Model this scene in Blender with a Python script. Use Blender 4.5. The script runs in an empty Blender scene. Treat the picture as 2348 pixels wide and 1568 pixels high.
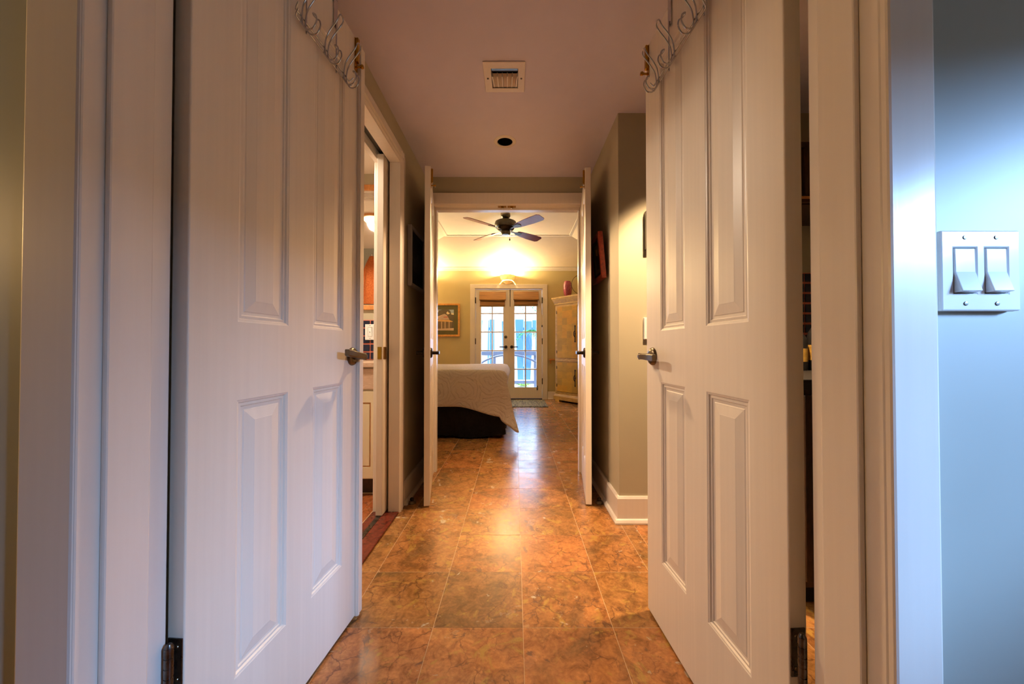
import bpy, bmesh, math, random
from mathutils import Vector, Matrix
random.seed(7)
PI = math.pi
C = bpy.context.scene.collection
S = bpy.context.scene

# ------------------------------------------------------------------ camera, world, sun, big lights, exposure
CAMH = .948
cam_d = bpy.data.cameras.new('camera'); cam = bpy.data.objects.new('camera', cam_d); C.objects.link(cam)
cam_d.sensor_width = 36; cam_d.lens = 36 * 826 / 2348
cam_d.shift_x = -7 / 2348; cam_d.shift_y = 3.2 / 2348
cam_d.clip_start = .02
cam.location = (0, 0, CAMH); cam.rotation_euler = (PI / 2 + .0131, 0, 0)
S.camera = cam
S.view_settings.view_transform = 'Standard'; S.view_settings.look = 'None'
S.view_settings.gamma = 1; S.view_settings.use_curve_mapping = False
S.view_settings.exposure = 0.0

w = bpy.data.worlds.new('sky'); S.world = w; w.use_nodes = True
bg = w.node_tree.nodes['Background']
bg.inputs[0].default_value = (.62, .80, 1.0, 1); bg.inputs[1].default_value = 4.0

def light(name, kind, loc, power, color, **kw):
    d = bpy.data.lights.new(name, kind); d.energy = power; d.color = color
    o = bpy.data.objects.new(name, d); C.objects.link(o); o.location = loc
    for k, v in kw.items():
        if k == 'rot': o.rotation_euler = v
        else: setattr(d, k, v)
    return o
light('sun', 'SUN', (0, 10, 10), 14.0, (1, .97, .92), angle=.01, rot=(math.radians(23.5), 0, math.radians(-50)))
# daylight through the window of the near room (the window stands in its right-hand wall)
light('window_daylight', 'AREA', (3.4, -1.6, 2.1), 520, (.31, .55, 1.0), shape='RECTANGLE', size=.9, size_y=.65,
      rot=(math.radians(72), 0, math.radians(54)))
light('near_room_lamp', 'POINT', (-1.85, .28, 1.35), 22, (1.0, .60, .24), shadow_soft_size=.12)
# daylight pouring in at the glazed doors of the bedroom
light('door_daylight', 'AREA', (-.115, 6.95, 1.35), 36, (.50, .68, 1.0), shape='RECTANGLE', size=1.2, size_y=1.6,
      rot=(math.radians(-97), 0, 0))
WARM = (1.0, .66, .37)

# ------------------------------------------------------------------ materials
def srgb(r, g, b):
    f = lambda c: (c / 255 / 12.92) if c / 255 <= .04045 else ((c / 255 + .055) / 1.055) ** 2.4
    return (f(r), f(g), f(b), 1)
class NT:
    def __init__(s, name):
        s.m = bpy.data.materials.new(name); s.m.use_nodes = True
        s.t = s.m.node_tree; s.b = s.t.nodes['Principled BSDF']; s.out = s.t.nodes['Material Output']
    def n(s, typ, **kw):
        x = s.t.nodes.new(typ)
        for k, v in kw.items():
            if k.startswith('i_'):
                key = k[2:]; x.inputs[int(key) if key.isdigit() else key].default_value = v
            else: setattr(x, k, v)
        return x
    def l(s, a, b): s.t.links.new(a, b)
    def coord(s, kind='Object', scale=(1, 1, 1)):
        tc = s.n('ShaderNodeTexCoord'); mp = s.n('ShaderNodeMapping'); mp.inputs['Scale'].default_value = scale
        s.l(tc.outputs[kind], mp.inputs[0]); return mp.outputs[0]
    def ramp(s, fac, stops, interp='LINEAR'):
        r = s.n('ShaderNodeValToRGB'); e = r.color_ramp.elements; r.color_ramp.interpolation = interp
        while len(e) < len(stops): e.new(.5)
        for q, (p, c) in zip(e, stops): q.position = p; q.color = c if len(c) == 4 else (*c, 1)
        s.l(fac, r.inputs[0]); return r.outputs[0]
    def mix(s, fac, a, b, mode='MIX'):
        x = s.n('ShaderNodeMix', data_type='RGBA', blend_type=mode)
        if isinstance(fac, (int, float)): x.inputs[0].default_value = fac
        else: s.l(fac, x.inputs[0])
        for i, v in ((6, a), (7, b)):
            if hasattr(v, 'links'): s.l(v, x.inputs[i])
            else: x.inputs[i].default_value = v if len(v) == 4 else (*v, 1)
        return x.outputs[2]
    def bump(s, h, strength=.2, dist=.002):
        x = s.n('ShaderNodeBump'); x.inputs['Strength'].default_value = strength; x.inputs['Distance'].default_value = dist
        s.l(h, x.inputs['Height']); s.l(x.outputs[0], s.b.inputs['Normal'])
    def set(s, **kw):
        for k, v in kw.items(): s.b.inputs[k.replace('_', ' ')].default_value = v
        return s
def paint(name, col, rough=.5, streak=(40, 40, 2.5), bump=.15, var=.05, spec=.5, noise=1.0):
    k = NT(name); k.set(Roughness=rough); k.b.inputs['Specular IOR Level'].default_value = spec
    nz = k.n('ShaderNodeTexNoise', i_Scale=noise, i_Detail=4.0); k.l(k.coord('Object', streak), nz.inputs['Vector'])
    d = tuple(c * (1 - var) for c in col[:3]); u = tuple(min(1, c * (1 + var)) for c in col[:3])
    k.l(k.ramp(nz.outputs[0], [(.3, d), (.7, u)]), k.b.inputs['Base Color'])
    k.bump(nz.outputs[0], bump, .0015)
    return k.m
def metal(name, col, rough=.3, var=.25):
    k = NT(name); k.set(Metallic=1.0)
    nz = k.n('ShaderNodeTexNoise', i_Scale=60.0, i_Detail=3.0); k.l(k.coord(), nz.inputs['Vector'])
    k.l(k.ramp(nz.outputs[0], [(.3, tuple(c * (1 - var) for c in col[:3])), (.7, col[:3])]), k.b.inputs['Base Color'])
    k.l(k.ramp(nz.outputs[0], [(.2, (rough * .7,) * 3), (.8, (rough * 1.2,) * 3)]), k.b.inputs['Roughness'])
    return k.m
def wood(name, a, b, scale=(3, 30, 30), rough=.4, bands=4.0):
    k = NT(name); k.set(Roughness=rough)
    v = k.coord('Object', scale)
    nz = k.n('ShaderNodeTexNoise', i_Scale=bands, i_Detail=6.0, i_Distortion=.8); k.l(v, nz.inputs['Vector'])
    k.l(k.ramp(nz.outputs[0], [(.3, a[:3]), (.68, b[:3])]), k.b.inputs['Base Color'])
    k.bump(nz.outputs[0], .15, .001)
    return k.m
def emit(name, col, strength):
    k = NT(name); k.set(Roughness=.4); k.b.inputs['Base Color'].default_value = (*col, 1)
    k.b.inputs['Emission Color'].default_value = (*col, 1); k.b.inputs['Emission Strength'].default_value = strength
    return k.m
def tile_mat(name, hue=1.0):
    k = NT(name)
    tc = k.n('ShaderNodeTexCoord'); oi = k.n('ShaderNodeObjectInfo')
    mul = k.n('ShaderNodeVectorMath', operation='SCALE'); mul.inputs[0].default_value = (37.0, 53.0, 21.0); k.l(oi.outputs['Random'], mul.inputs['Scale'])
    add = k.n('ShaderNodeVectorMath', operation='ADD'); k.l(tc.outputs['Object'], add.inputs[0]); k.l(mul.outputs[0], add.inputs[1])
    v = add.outputs[0]
    def noise(sc, det=5.0, dis=0.0, rg=.55):
        x = k.n('ShaderNodeTexNoise', i_Scale=sc, i_Detail=det, i_Distortion=dis, i_Roughness=rg); k.l(v, x.inputs['Vector']); return x.outputs[0]
    dn = k.n('ShaderNodeTexNoise', i_Scale=9.0, i_Detail=7.0); k.l(v, dn.inputs['Vector'])
    d0 = k.n('ShaderNodeVectorMath', operation='SUBTRACT'); k.l(dn.outputs['Color'], d0.inputs[0]); d0.inputs[1].default_value = (.5, .5, .5)
    d1 = k.n('ShaderNodeVectorMath', operation='SCALE', i_Scale=.16); k.l(d0.outputs[0], d1.inputs[0])
    d2 = k.n('ShaderNodeVectorMath', operation='ADD'); k.l(v, d2.inputs[0]); k.l(d1.outputs[0], d2.inputs[1])
    base = k.ramp(noise(4.2, 7, 1.0), [(.30, (.22, .118, .045)), (.43, (.345, .158, .052)), (.55, (.43, .192, .066)), (.66, (.42, .21, .072)), (.78, (.33, .188, .075))])
    # each slab is a little redder, browner or yellower than the next
    tint = k.ramp(oi.outputs['Random'], [(0, (.74, .80, .82)), (.25, (.98, .95, .90)), (.5, (1.08, .98, .95)), (.75, (.86, .90, .85)), (1, (1.0, 1.06, 1.0))])
    base = k.mix(1.0, base, tint, 'MULTIPLY')
    base = k.mix(.9, base, k.ramp(noise(20.0, 9, 1.0, .66), [(.32, (.48, .43, .38)), (.5, (.94, .92, .88)), (.68, (1.26, 1.26, 1.18))]), 'MULTIPLY')
    base = k.mix(.8, base, k.ramp(noise(85.0, 3), [(.35, (.80, .78, .76)), (.7, (1.16, 1.15, 1.14))]), 'MULTIPLY')
    yel = k.ramp(noise(9.5, 7, 1.4, .62), [(.575, (0, 0, 0)), (.66, (.75, .75, .75))])
    base = k.mix(yel, base, (.42, .255, .055))
    def vein(sc, wd):
        vo = k.n('ShaderNodeTexVoronoi', feature='DISTANCE_TO_EDGE', i_Scale=sc); k.l(d2.outputs[0], vo.inputs['Vector'])
        return k.ramp(vo.outputs['Distance'], [(0, (1, 1, 1)), (wd * .35, (.7, .7, .7)), (wd, (0, 0, 0))])
    v1 = k.mix(1.0, vein(8.5, .030), k.ramp(noise(5.6, 5), [(.45, (0, 0, 0)), (.58, (.8, .8, .8))]), 'MULTIPLY')
    base = k.mix(v1, base, (.10, .040, .018))
    v2 = k.mix(1.0, vein(19.0, .035), k.ramp(noise(5.3, 3), [(.50, (0, 0, 0)), (.62, (.6, .6, .6))]), 'MULTIPLY')
    base = k.mix(v2, base, (.13, .05, .025))
    pit = noise(9.0, 8, 1.2, .66)
    base = k.mix(k.ramp(pit, [(.615, (0, 0, 0)), (.65, (.8, .8, .8))]), base, (.14, .068, .036))
    cream = k.ramp(noise(8.0, 9, .8, .7), [(.635, (0, 0, 0)), (.655, (.85, .85, .85))])
    base = k.mix(cream, base, (.50, .40, .28))
    base = k.mix(k.ramp(noise(44.0, 4, .5), [(.69, (0, 0, 0)), (.73, (.75, .75, .75))]), base, (.44, .33, .20))
    if hue != 1.0: base = k.mix(1.0, base, (1.25, .82, .8, 1), 'MULTIPLY')
    k.l(base, k.b.inputs['Base Color'])
    k.l(k.ramp(noise(9.0, 4), [(.3, (.17, .17, .17)), (.75, (.30, .30, .30))]), k.b.inputs['Roughness'])
    k.b.inputs['Specular IOR Level'].default_value = .55
    k.bump(k.mix(.5, cream, noise(14.0, 4)), .10, .0015)
    return k.m
def glass_mat():
    k = NT('window_glass'); k.t.nodes.remove(k.b)
    tr = k.n('ShaderNodeBsdfTransparent'); gl = k.n('ShaderNodeBsdfGlossy'); gl.inputs['Roughness'].default_value = .02
    tr.inputs[0].default_value = (.97, .985, 1, 1)
    lw = k.n('ShaderNodeLayerWeight'); fr = k.n('ShaderNodeMapRange'); pw = k.n('ShaderNodeMath', operation='POWER', i_1=4.0); k.l(lw.outputs['Facing'], pw.inputs[0]); k.l(pw.outputs[0], fr.inputs[0]); fr.inputs['To Min'].default_value = .03; fr.inputs['To Max'].default_value = .8
    mx = k.n('ShaderNodeMixShader'); k.l(fr.outputs[0], mx.inputs[0]); k.l(tr.outputs[0], mx.inputs[1]); k.l(gl.outputs[0], mx.inputs[2])
    k.l(mx.outputs[0], k.out.inputs[0]); return k.m
def spread_mat():
    k = NT('quilted_cotton'); k.set(Roughness=.75); k.b.inputs['Base Color'].default_value = (.62, .53, .46, 1)
    k.b.inputs['Sheen Weight'].default_value = .3
    v = k.coord('Object', (1, 1, 1))
    wv = k.n('ShaderNodeTexWave', wave_type='RINGS', rings_direction='SPHERICAL', i_Scale=9.0, i_Distortion=7.0, i_Detail=2.0); wv.inputs['Detail Scale'].default_value = 1.2
    vo = k.n('ShaderNodeTexVoronoi', i_Scale=3.2); k.l(v, vo.inputs['Vector'])
    loc = k.n('ShaderNodeVectorMath', operation='SUBTRACT'); k.l(v, loc.inputs[0])
    k.l(vo.outputs['Position'], loc.inputs[1])
    dv = k.n('ShaderNodeVectorMath', operation='SCALE', i_Scale=1.0); k.l(loc.outputs[0], dv.inputs[0])
    k.l(dv.outputs[0], wv.inputs['Vector'])
    nz = k.n('ShaderNodeTexNoise', i_Scale=90.0); k.l(v, nz.inputs['Vector'])
    k.bump(k.mix(.3, k.ramp(wv.outputs[1], [(.1, (0, 0, 0)), (.5, (1, 1, 1))]), nz.outputs[0]), .5, .012)
    return k.m
def bamboo_mat():
    k = NT('woven_bamboo'); k.set(Roughness=.55)
    nz = k.n('ShaderNodeTexNoise', i_Scale=1.0, i_Detail=4.0); k.l(k.coord('Object', (3, 3, 160)), nz.inputs['Vector'])
    k.l(k.ramp(nz.outputs[0], [(.3, srgb(96, 62, 28)[:3]), (.55, srgb(140, 96, 46)[:3]), (.75, srgb(164, 120, 64)[:3])]), k.b.inputs['Base Color'])
    k.bump(nz.outputs[0], .4, .003); return k.m
def veneer_mat():
    k = NT('patinated_veneer'); k.set(Roughness=.5); k.b.inputs['Specular IOR Level'].default_value = .2
    v = k.coord('Object', (1, 1, 1))
    vo = k.n('ShaderNodeTexVoronoi', distance='CHEBYCHEV', i_Scale=8.5, i_Randomness=.12); k.l(v, vo.inputs['Vector'])
    sep = k.n('ShaderNodeSeparateColor'); k.l(vo.outputs['Color'], sep.inputs[0])
    nz = k.n('ShaderNodeTexNoise', i_Scale=1.0, i_Detail=6.0, i_Distortion=.6); k.l(k.coord('Object', (7, 7, 14)), nz.inputs['Vector'])
    a = k.ramp(sep.outputs[0], [(0, (.36, .215, .03)), (.5, (.47, .27, .028)), (1, (.50, .255, .022))])
    b = k.ramp(nz.outputs[0], [(.3, (.78, .78, .74)), (.7, (1.06, 1.05, 1.0))])
    k.l(k.mix(.85, a, b, 'MULTIPLY'), k.b.inputs['Base Color'])
    k.bump(nz.outputs[0], .1, .001); return k.m
def crackle_mat():
    k = NT('crackled_pink_glaze'); k.set(Roughness=.12)
    vo = k.n('ShaderNodeTexVoronoi', feature='DISTANCE_TO_EDGE', i_Scale=55.0); k.l(k.coord(), vo.inputs['Vector'])
    k.l(k.ramp(vo.outputs[0], [(0, srgb(176, 110, 122)[:3]), (.10, srgb(150, 62, 84)[:3]), (.5, srgb(128, 44, 66)[:3])]), k.b.inputs['Base Color'])
    return k.m
def mat_weave(name, a, b, sc):
    k = NT(name); k.set(Roughness=.9)
    ck = k.n('ShaderNodeTexNoise', i_Scale=1.0, i_Detail=5.0); k.l(k.coord('Object', sc), ck.inputs['Vector'])
    k.l(k.ramp(ck.outputs[0], [(.35, a[:3]), (.62, b[:3])]), k.b.inputs['Base Color'])
    k.bump(ck.outputs[0], .6, .004); return k.m

M = {}
M['wall'] = paint('sage_wall_paint', srgb(182, 173, 147), .6, (6, 6, 6), .04, .02)
M['bedwall'] = paint('sage_bedroom_paint', srgb(196, 180, 132), .6, (6, 6, 6), .04, .02)
M['nearwall'] = paint('satin_sage_paint', srgb(172, 175, 166), .42, (6, 6, 6), .04, .02)
M['ceil'] = paint('bounce_tinted_ceiling_paint', srgb(214, 206, 222), .8, (9, 9, 9), .05, .02)  # mauve tint stands in for blue window light bounced onto the ceiling
M['bedceil'] = paint('bedroom_ceiling_paint', srgb(232, 216, 192), .7, (9, 9, 9), .05, .02)
M['trim'] = paint('gloss_trim_paint', srgb(232, 222, 210), .26, (60, 60, 2.0), .12, .02)
M['door'] = paint('white_door_enamel', srgb(234, 221, 203), .36, (70, 70, 1.6), .12, .025)
M['cream'] = paint('cream_paint', srgb(226, 212, 180), .4, (9, 9, 9), .05, .03)
M['bathwhite'] = paint('bathroom_paint', srgb(238, 226, 210), .6, (6, 6, 6), .04, .02)
M['tile'] = tile_mat('orange_travertine'); M['redtile'] = tile_mat('red_travertine', 1.2)
M['grout'] = paint('pale_grout', srgb(200, 168, 128), .8, (20, 20, 20), .1, .1)
M['terra'] = paint('terracotta_floor', (.34, .14, .05), .3, (5, 5, 5), .05, .25)
M['bronze'] = metal('aged_bronze', srgb(118, 104, 84), .34)
M['dbronze'] = metal('dark_bronze', srgb(62, 54, 48), .36)
M['steel'] = metal('hinge_steel', srgb(112, 108, 104), .3, .5)
M['chrome'] = metal('chrome_wire', srgb(196, 196, 200), .12, .08)
M['brass'] = metal('lacquered_brass', srgb(188, 142, 48), .22, .2)
M['gunmetal'] = metal('pewter_enamel', srgb(104, 102, 98), .35, .1)
M['black'] = paint('black_lining', (.012, .011, .011), .5, (9, 9, 9), .05, .1)
M['blackcloth'] = mat_weave('black_satin_cloth', (.003, .003, .0035, 1), (.007, .0065, .0075, 1), (40, 40, 40)); M['blackcloth'].node_tree.nodes['Principled BSDF'].inputs['Roughness'].default_value = .45; M['blackcloth'].node_tree.nodes['Principled BSDF'].inputs['Specular IOR Level'].default_value = .15
M['spread'] = spread_mat(); M['bamboo'] = bamboo_mat(); M['glass'] = glass_mat(); M['veneer'] = veneer_mat()
M['oldwood'] = wood('worn_cream_wood', srgb(150, 116, 50), srgb(188, 150, 70), (3, 3, 9), .5)
M['marble'] = wood('oxblood_marble', srgb(78, 30, 22), srgb(120, 52, 38), (9, 9, 9), .2)
M['cherry'] = wood('cherry_blade', srgb(104, 32, 36), srgb(150, 58, 54), (4, 30, 30), .34)
M['oak'] = wood('honey_oak', srgb(190, 122, 62), srgb(220, 154, 88), (20, 20, 5), .4)
M['palewood'] = wood('pale_limed_wood', srgb(196, 164, 138), srgb(216, 188, 164), (8, 8, 30), .45)
M['darkwood'] = wood('dark_walnut', srgb(34, 20, 12), srgb(66, 40, 22), (20, 20, 5), .35)
M['redframe'] = wood('red_lacquer_frame', srgb(104, 30, 18), srgb(150, 52, 30), (20, 20, 20), .3)
M['goldwood'] = wood('honey_gold_frame', srgb(196, 134, 62), srgb(224, 168, 92), (9, 9, 9), .35)
M['silverframe'] = paint('grey_frame_lacquer', srgb(168, 164, 166), .3, (9, 9, 9), .05, .05)
M['plate'] = paint('white_plastic', srgb(236, 236, 234), .16, (9, 9, 9), .0, .005)
M['ceramic'] = paint('sconce_plaster', srgb(236, 222, 196), .5, (9, 9, 9), .05, .02)
M['pinkglaze'] = crackle_mat()
M['navy'] = paint('navy_tile_glaze', srgb(30, 32, 56), .15, (9, 9, 9), .05, .3)
M['pinkgrout'] = paint('coral_grout', srgb(214, 120, 96), .7, (9, 9, 9), .1, .1)
M['towel'] = mat_weave('orange_terry', srgb(168, 80, 28), srgb(200, 110, 50), (90, 90, 90))
M['rug'] = mat_weave('olive_rug', srgb(58, 50, 28), srgb(122, 110, 70), (60, 8, 60))
M['pink'] = paint('coral_paint', srgb(222, 96, 84), .4, (9, 9, 9), .05, .05)
M['iron'] = metal('black_iron', srgb(52, 46, 40), .5, .3)
M['concrete'] = paint('pale_patio_concrete', srgb(214, 210, 204), .8, (3, 3, 3), .1, .1)
M['bluewood'] = paint('slate_blue_boards', srgb(64, 116, 190), .6, (9, 9, 2), .1, .08)
M['railwood'] = paint('grey_blue_rail_paint', srgb(74, 88, 120), .5, (9, 9, 2), .1, .1)
M['bark'] = paint('pale_palm_bark', srgb(222, 214, 204), .8, (4, 4, 18), .4, .12)
M['leaf'] = paint('palm_green', srgb(34, 132, 58), .45, (9, 9, 9), .1, .2)
M['leaf2'] = paint('fresh_green', srgb(120, 180, 60), .45, (9, 9, 9), .1, .2)
M['bulb'] = emit('lamp_glow', (1.0, .80, .52), 14)
M['bathlamp'] = emit('bathroom_lamp_glow', (1.0, .70, .32), 5)
kc = NT('translucent_plaster'); kc.b.inputs['Base Color'].default_value = (.86, .76, .58, 1); kc.set(Roughness=.5)
_tr = kc.n('ShaderNodeBsdfTranslucent'); _tr.inputs[0].default_value = (.9, .74, .5, 1); _mx = kc.n('ShaderNodeMixShader', i_0=.35)
kc.l(kc.b.outputs[0], _mx.inputs[1]); kc.l(_tr.outputs[0], _mx.inputs[2]); kc.l(_mx.outputs[0], kc.out.inputs[0]); M['ceramic2'] = kc.m
def plain(name, rgb, rough=.5): return paint(name, srgb(*rgb), rough, (14, 14, 14), .0, .08)
km = NT('mirror_silver'); km.set(Metallic=1.0, Roughness=.02); km.b.inputs['Base Color'].default_value = (.93, .93, .92, 1); M['mirror'] = km.m

# ------------------------------------------------------------------ mesh builder
class MB:
    def __init__(s): s.bm = bmesh.new()
    def face(s, vs):
        try: return s.bm.faces.new(vs)
        except ValueError: return None
    def box(s, x0, x1, y0, y1, z0, z1):
        v = [s.bm.verts.new((x, y, z)) for z in (z0, z1) for x, y in ((x0, y0), (x1, y0), (x1, y1), (x0, y1))]
        for f in ((3, 2, 1, 0), (4, 5, 6, 7), (0, 1, 5, 4), (1, 2, 6, 5), (2, 3, 7, 6), (3, 0, 4, 7)): s.face([v[i] for i in f])
        return s
    def prism(s, poly, z0, z1, scale1=None):
        n = len(poly); a = [s.bm.verts.new((x, y, z0)) for x, y in poly]
        p1 = scale1 or poly
        b = [s.bm.verts.new((x, y, z1)) for x, y in p1]
        s.face(list(reversed(a))); s.face(b)
        for i in range(n): s.face((a[i], a[(i + 1) % n], b[(i + 1) % n], b[i]))
        return s
    def extrude_x(s, prof, x0, x1):            # closed profile of (y, z) swept along x
        n = len(prof); a = [s.bm.verts.new((x0, y, z)) for y, z in prof]; b = [s.bm.verts.new((x1, y, z)) for y, z in prof]
        s.face(a); s.face(list(reversed(b)))
        for i in range(n): s.face((a[i], b[i], b[(i + 1) % n], a[(i + 1) % n]))
        return s
    def lathe(s, prof, c=(0, 0, 0), n=24, axis='Z', a0=0, a1=2 * PI, cap=True):
        full = abs(a1 - a0 - 2 * PI) < 1e-6; k = n if full else n + 1; rings = []
        for r, h in prof:
            if r < 1e-6: rings.append([s.bm.verts.new(s._ax(0, 0, h, c, axis))]); continue
            rings.append([s.bm.verts.new(s._ax(r * math.cos(a0 + (a1 - a0) * i / n), r * math.sin(a0 + (a1 - a0) * i / n), h, c, axis)) for i in range(k)])
        for A, B in zip(rings, rings[1:]):
            for i in range(n):
                j = (i + 1) % k
                if len(A) == 1 and len(B) == 1: continue
                if len(A) == 1: s.face((A[0], B[j], B[i]))
                elif len(B) == 1: s.face((A[i], A[j], B[0]))
                else: s.face((A[i], A[j], B[j], B[i]))
        if full and cap:
            if len(rings[0]) > 1: s.face(list(reversed(rings[0])))
            if len(rings[-1]) > 1: s.face(rings[-1])
        return s
    def _ax(s, a, b, h, c, axis):
        if axis == 'Z': return (c[0] + a, c[1] + b, c[2] + h)
        if axis == 'Y': return (c[0] + a, c[1] + h, c[2] + b)
        return (c[0] + h, c[1] + a, c[2] + b)
    def tube(s, pts, r, n=8, closed=False):
        pts = [Vector(p) for p in pts]; m = len(pts); rings = []
        rr = r if isinstance(r, (list, tuple)) else [r] * m
        t0 = (pts[1] - pts[0]).normalized(); up = Vector((0, 0, 1)) if abs(t0.z) < .9 else Vector((1, 0, 0))
        nrm = t0.cross(up).normalized()
        for i in range(m):
            if closed: t = (pts[(i + 1) % m] - pts[i - 1]).normalized()
            else: t = (pts[min(i + 1, m - 1)] - pts[max(i - 1, 0)]).normalized()
            nrm = (nrm - t * nrm.dot(t)).normalized(); bn = t.cross(nrm)
            rings.append([s.bm.verts.new(pts[i] + (nrm * math.cos(2 * PI * k / n) + bn * math.sin(2 * PI * k / n)) * rr[i]) for k in range(n)])
        prs = list(zip(rings, rings[1:])) + ([(rings[-1], rings[0])] if closed else [])
        for A, B in prs:
            for k in range(n): s.face((A[k], A[(k + 1) % n], B[(k + 1) % n], B[k]))
        if not closed: s.face(list(reversed(rings[0]))); s.face(rings[-1])
        return s
    def slab(s, us, vs, holes, t0, t1, axis='Y'):
        """a plate on the grid us x vs with the cells in holes left open, from t0 to t1 along axis"""
        def P(u, v, t): return (u, t, v) if axis == 'Y' else ((t, u, v) if axis == 'X' else (u, v, t))
        cache = {}
        def V(i, j, k):
            key = (i, j, k)
            if key not in cache: cache[key] = s.bm.verts.new(P(us[i], vs[j], (t0, t1)[k]))
            return cache[key]
        nu, nv = len(us) - 1, len(vs) - 1
        solid = lambda i, j: 0 <= i < nu and 0 <= j < nv and (i, j) not in holes
        for i in range(nu):
            for j in range(nv):
                if not solid(i, j): continue
                for k in (0, 1): s.face((V(i, j, k), V(i + 1, j, k), V(i + 1, j + 1, k), V(i, j + 1, k)))
                for di, dj, a, b in ((-1, 0, (i, j), (i, j + 1)), (1, 0, (i + 1, j), (i + 1, j + 1)), (0, -1, (i, j), (i + 1, j)), (0, 1, (i, j + 1), (i + 1, j + 1))):
                    if not solid(i + di, j + dj): s.face((V(*a, 0), V(*b, 0), V(*b, 1), V(*a, 1)))
        return s
    def nested(s, x0, x1, z0, z1, prof, yf, sg):
        """raised panel: nested rectangles (inset, depth) from plane yf, going in the sg direction"""
        loops = [[s.bm.verts.new((x, yf + sg * d, z)) for x, z in ((x0 + i, z0 + i), (x1 - i, z0 + i), (x1 - i, z1 - i), (x0 + i, z1 - i))] for i, d in prof]
        for A, B in zip(loops, loops[1:]):
            for k in range(4): s.face((A[k], A[(k + 1) % 4], B[(k + 1) % 4], B[k]))
        s.face(loops[-1])
        return s
    def build(s, name, mat, parent=None, local=False, smooth=None, bev=0, label=None):
        bm = s.bm
        bmesh.ops.recalc_face_normals(bm, faces=bm.faces)
        loc = Vector((0, 0, 0))
        if parent is None:
            if not local:
                xs = [v.co for v in bm.verts]
                lo = Vector((min(v.x for v in xs), min(v.y for v in xs), min(v.z for v in xs))); hi = Vector((max(v.x for v in xs), max(v.y for v in xs), max(v.z for v in xs)))
                loc = Vector(((lo.x + hi.x) / 2, (lo.y + hi.y) / 2, lo.z)); bmesh.ops.translate(bm, verts=bm.verts, vec=-loc)
        elif not local:
            r = parent
            while r.parent: r = r.parent
            bmesh.ops.transform(bm, matrix=r.matrix_basis.inverted(), verts=bm.verts)
        me = bpy.data.meshes.new(name); bm.to_mesh(me); bm.free()
        if mat: me.materials.append(mat)
        if smooth:
            me.shade_smooth(); me.set_sharp_from_angle(angle=math.radians(smooth))
        o = bpy.data.objects.new(name, me); C.objects.link(o)
        if parent: o.parent = parent
        else: o.location = loc
        if bev:
            md = o.modifiers.new('bevel', 'BEVEL'); md.width = bev; md.segments = 2; md.limit_method = 'ANGLE'; md.angle_limit = math.radians(40)
        if label: o['label'] = label
        return o
def tag(o, label, cat=None, group=None, kind=None):
    if label: o['label'] = label
    if cat: o['category'] = cat
    if group: o['group'] = group
    if kind: o['kind'] = kind
    return o
def struct(o, label, cat): return tag(o, label, cat, kind='structure')
def thing(name, label, cat, loc=(0, 0, 0), mat=None, group=None, kind=None):
    o = bpy.data.objects.new(name, None); C.objects.link(o); o.empty_display_size = .05
    o.matrix_basis = mat if mat is not None else Matrix.Translation(loc)
    return tag(o, label, cat, group, kind)
def copy_tree(o, parent=None):
    c = o.copy(); C.objects.link(c)
    if parent: c.parent = parent
    for ch in list(o.children): copy_tree(ch, c)
    return c
def crom(pts, n=5):
    P = [Vector(p) for p in pts]; out = []
    for i in range(len(P) - 1):
        a, b, c, d = P[max(i - 1, 0)], P[i], P[i + 1], P[min(i + 2, len(P) - 1)]
        for k in range(n):
            t = k / n
            out.append(.5 * ((2 * b) + (c - a) * t + (2 * a - 5 * b + 4 * c - d) * t * t + (3 * b - a - 3 * c + d) * t ** 3))
    return out + [P[-1]]
def frame_mat(o, u):
    u = Vector((u[0], u[1], 0)).normalized(); v = Vector((-u.y, u.x, 0))
    return Matrix(((u.x, v.x, 0, o[0]), (u.y, v.y, 0, o[1]), (0, 0, 1, o[2] if len(o) > 2 else 0), (0, 0, 0, 1)))

# ------------------------------------------------------------------ large structure
LX, RX, CZ = -.678, .568, 2.247            # hall: left wall, right wall, ceiling
FY0, FY1 = 2.72, 2.86                      # far wall of the hall
BY, BL, BR = 6.69, -2.35, 2.0              # bedroom
BZ = 2.446
struct(MB().slab([-2.4, -.655, .555, 1.9], [0, 2.065, 2.6], {(1, 0)}, .54, .65).build('wall_near', M['nearwall']), 'sage wall around the wide near opening, nearest to the viewer', 'wall')
struct(MB().slab([.65, 1.36, 2.10, 2.72], [0, 2.045, 2.5], {(1, 0)}, -.72, LX, 'X').build('wall_left', M['wall']), 'sage left wall of the hall around the bathroom doorway', 'wall')
struct(MB().slab([.65, 1.36, 2.10, 2.72], [0, 2.045, 2.5], {(1, 0)}, -.812, -.788, 'X').build('wall_left', M['bathwhite']), 'pale bathroom side of the pocket door wall', 'wall')
struct(MB().box(RX, 1.9, 1.975, FY0, 0, 2.5).build('wall_right', M['wall'], bev=.003), 'sage right wall block with a corner facing the hall', 'wall')
struct(MB().box(1.75, 1.9, .65, 1.975, 0, 2.5).build('wall_right', M['wall']), 'end wall of the alcove behind the right door', 'wall')
struct(MB().slab([-2.5, -.635, .518, 2.15], [0, 2.05, 3.0], {(1, 0)}, FY0, FY1).build('wall_far', M['wall']), 'sage wall with the double doorway at the end of the hall', 'wall')
struct(MB().box(-2.55, -2.4, .54, 2.72, 0, 2.5).build('wall_left', M['bathwhite']), 'bathroom wall opposite the pocket door', 'wall')
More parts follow.
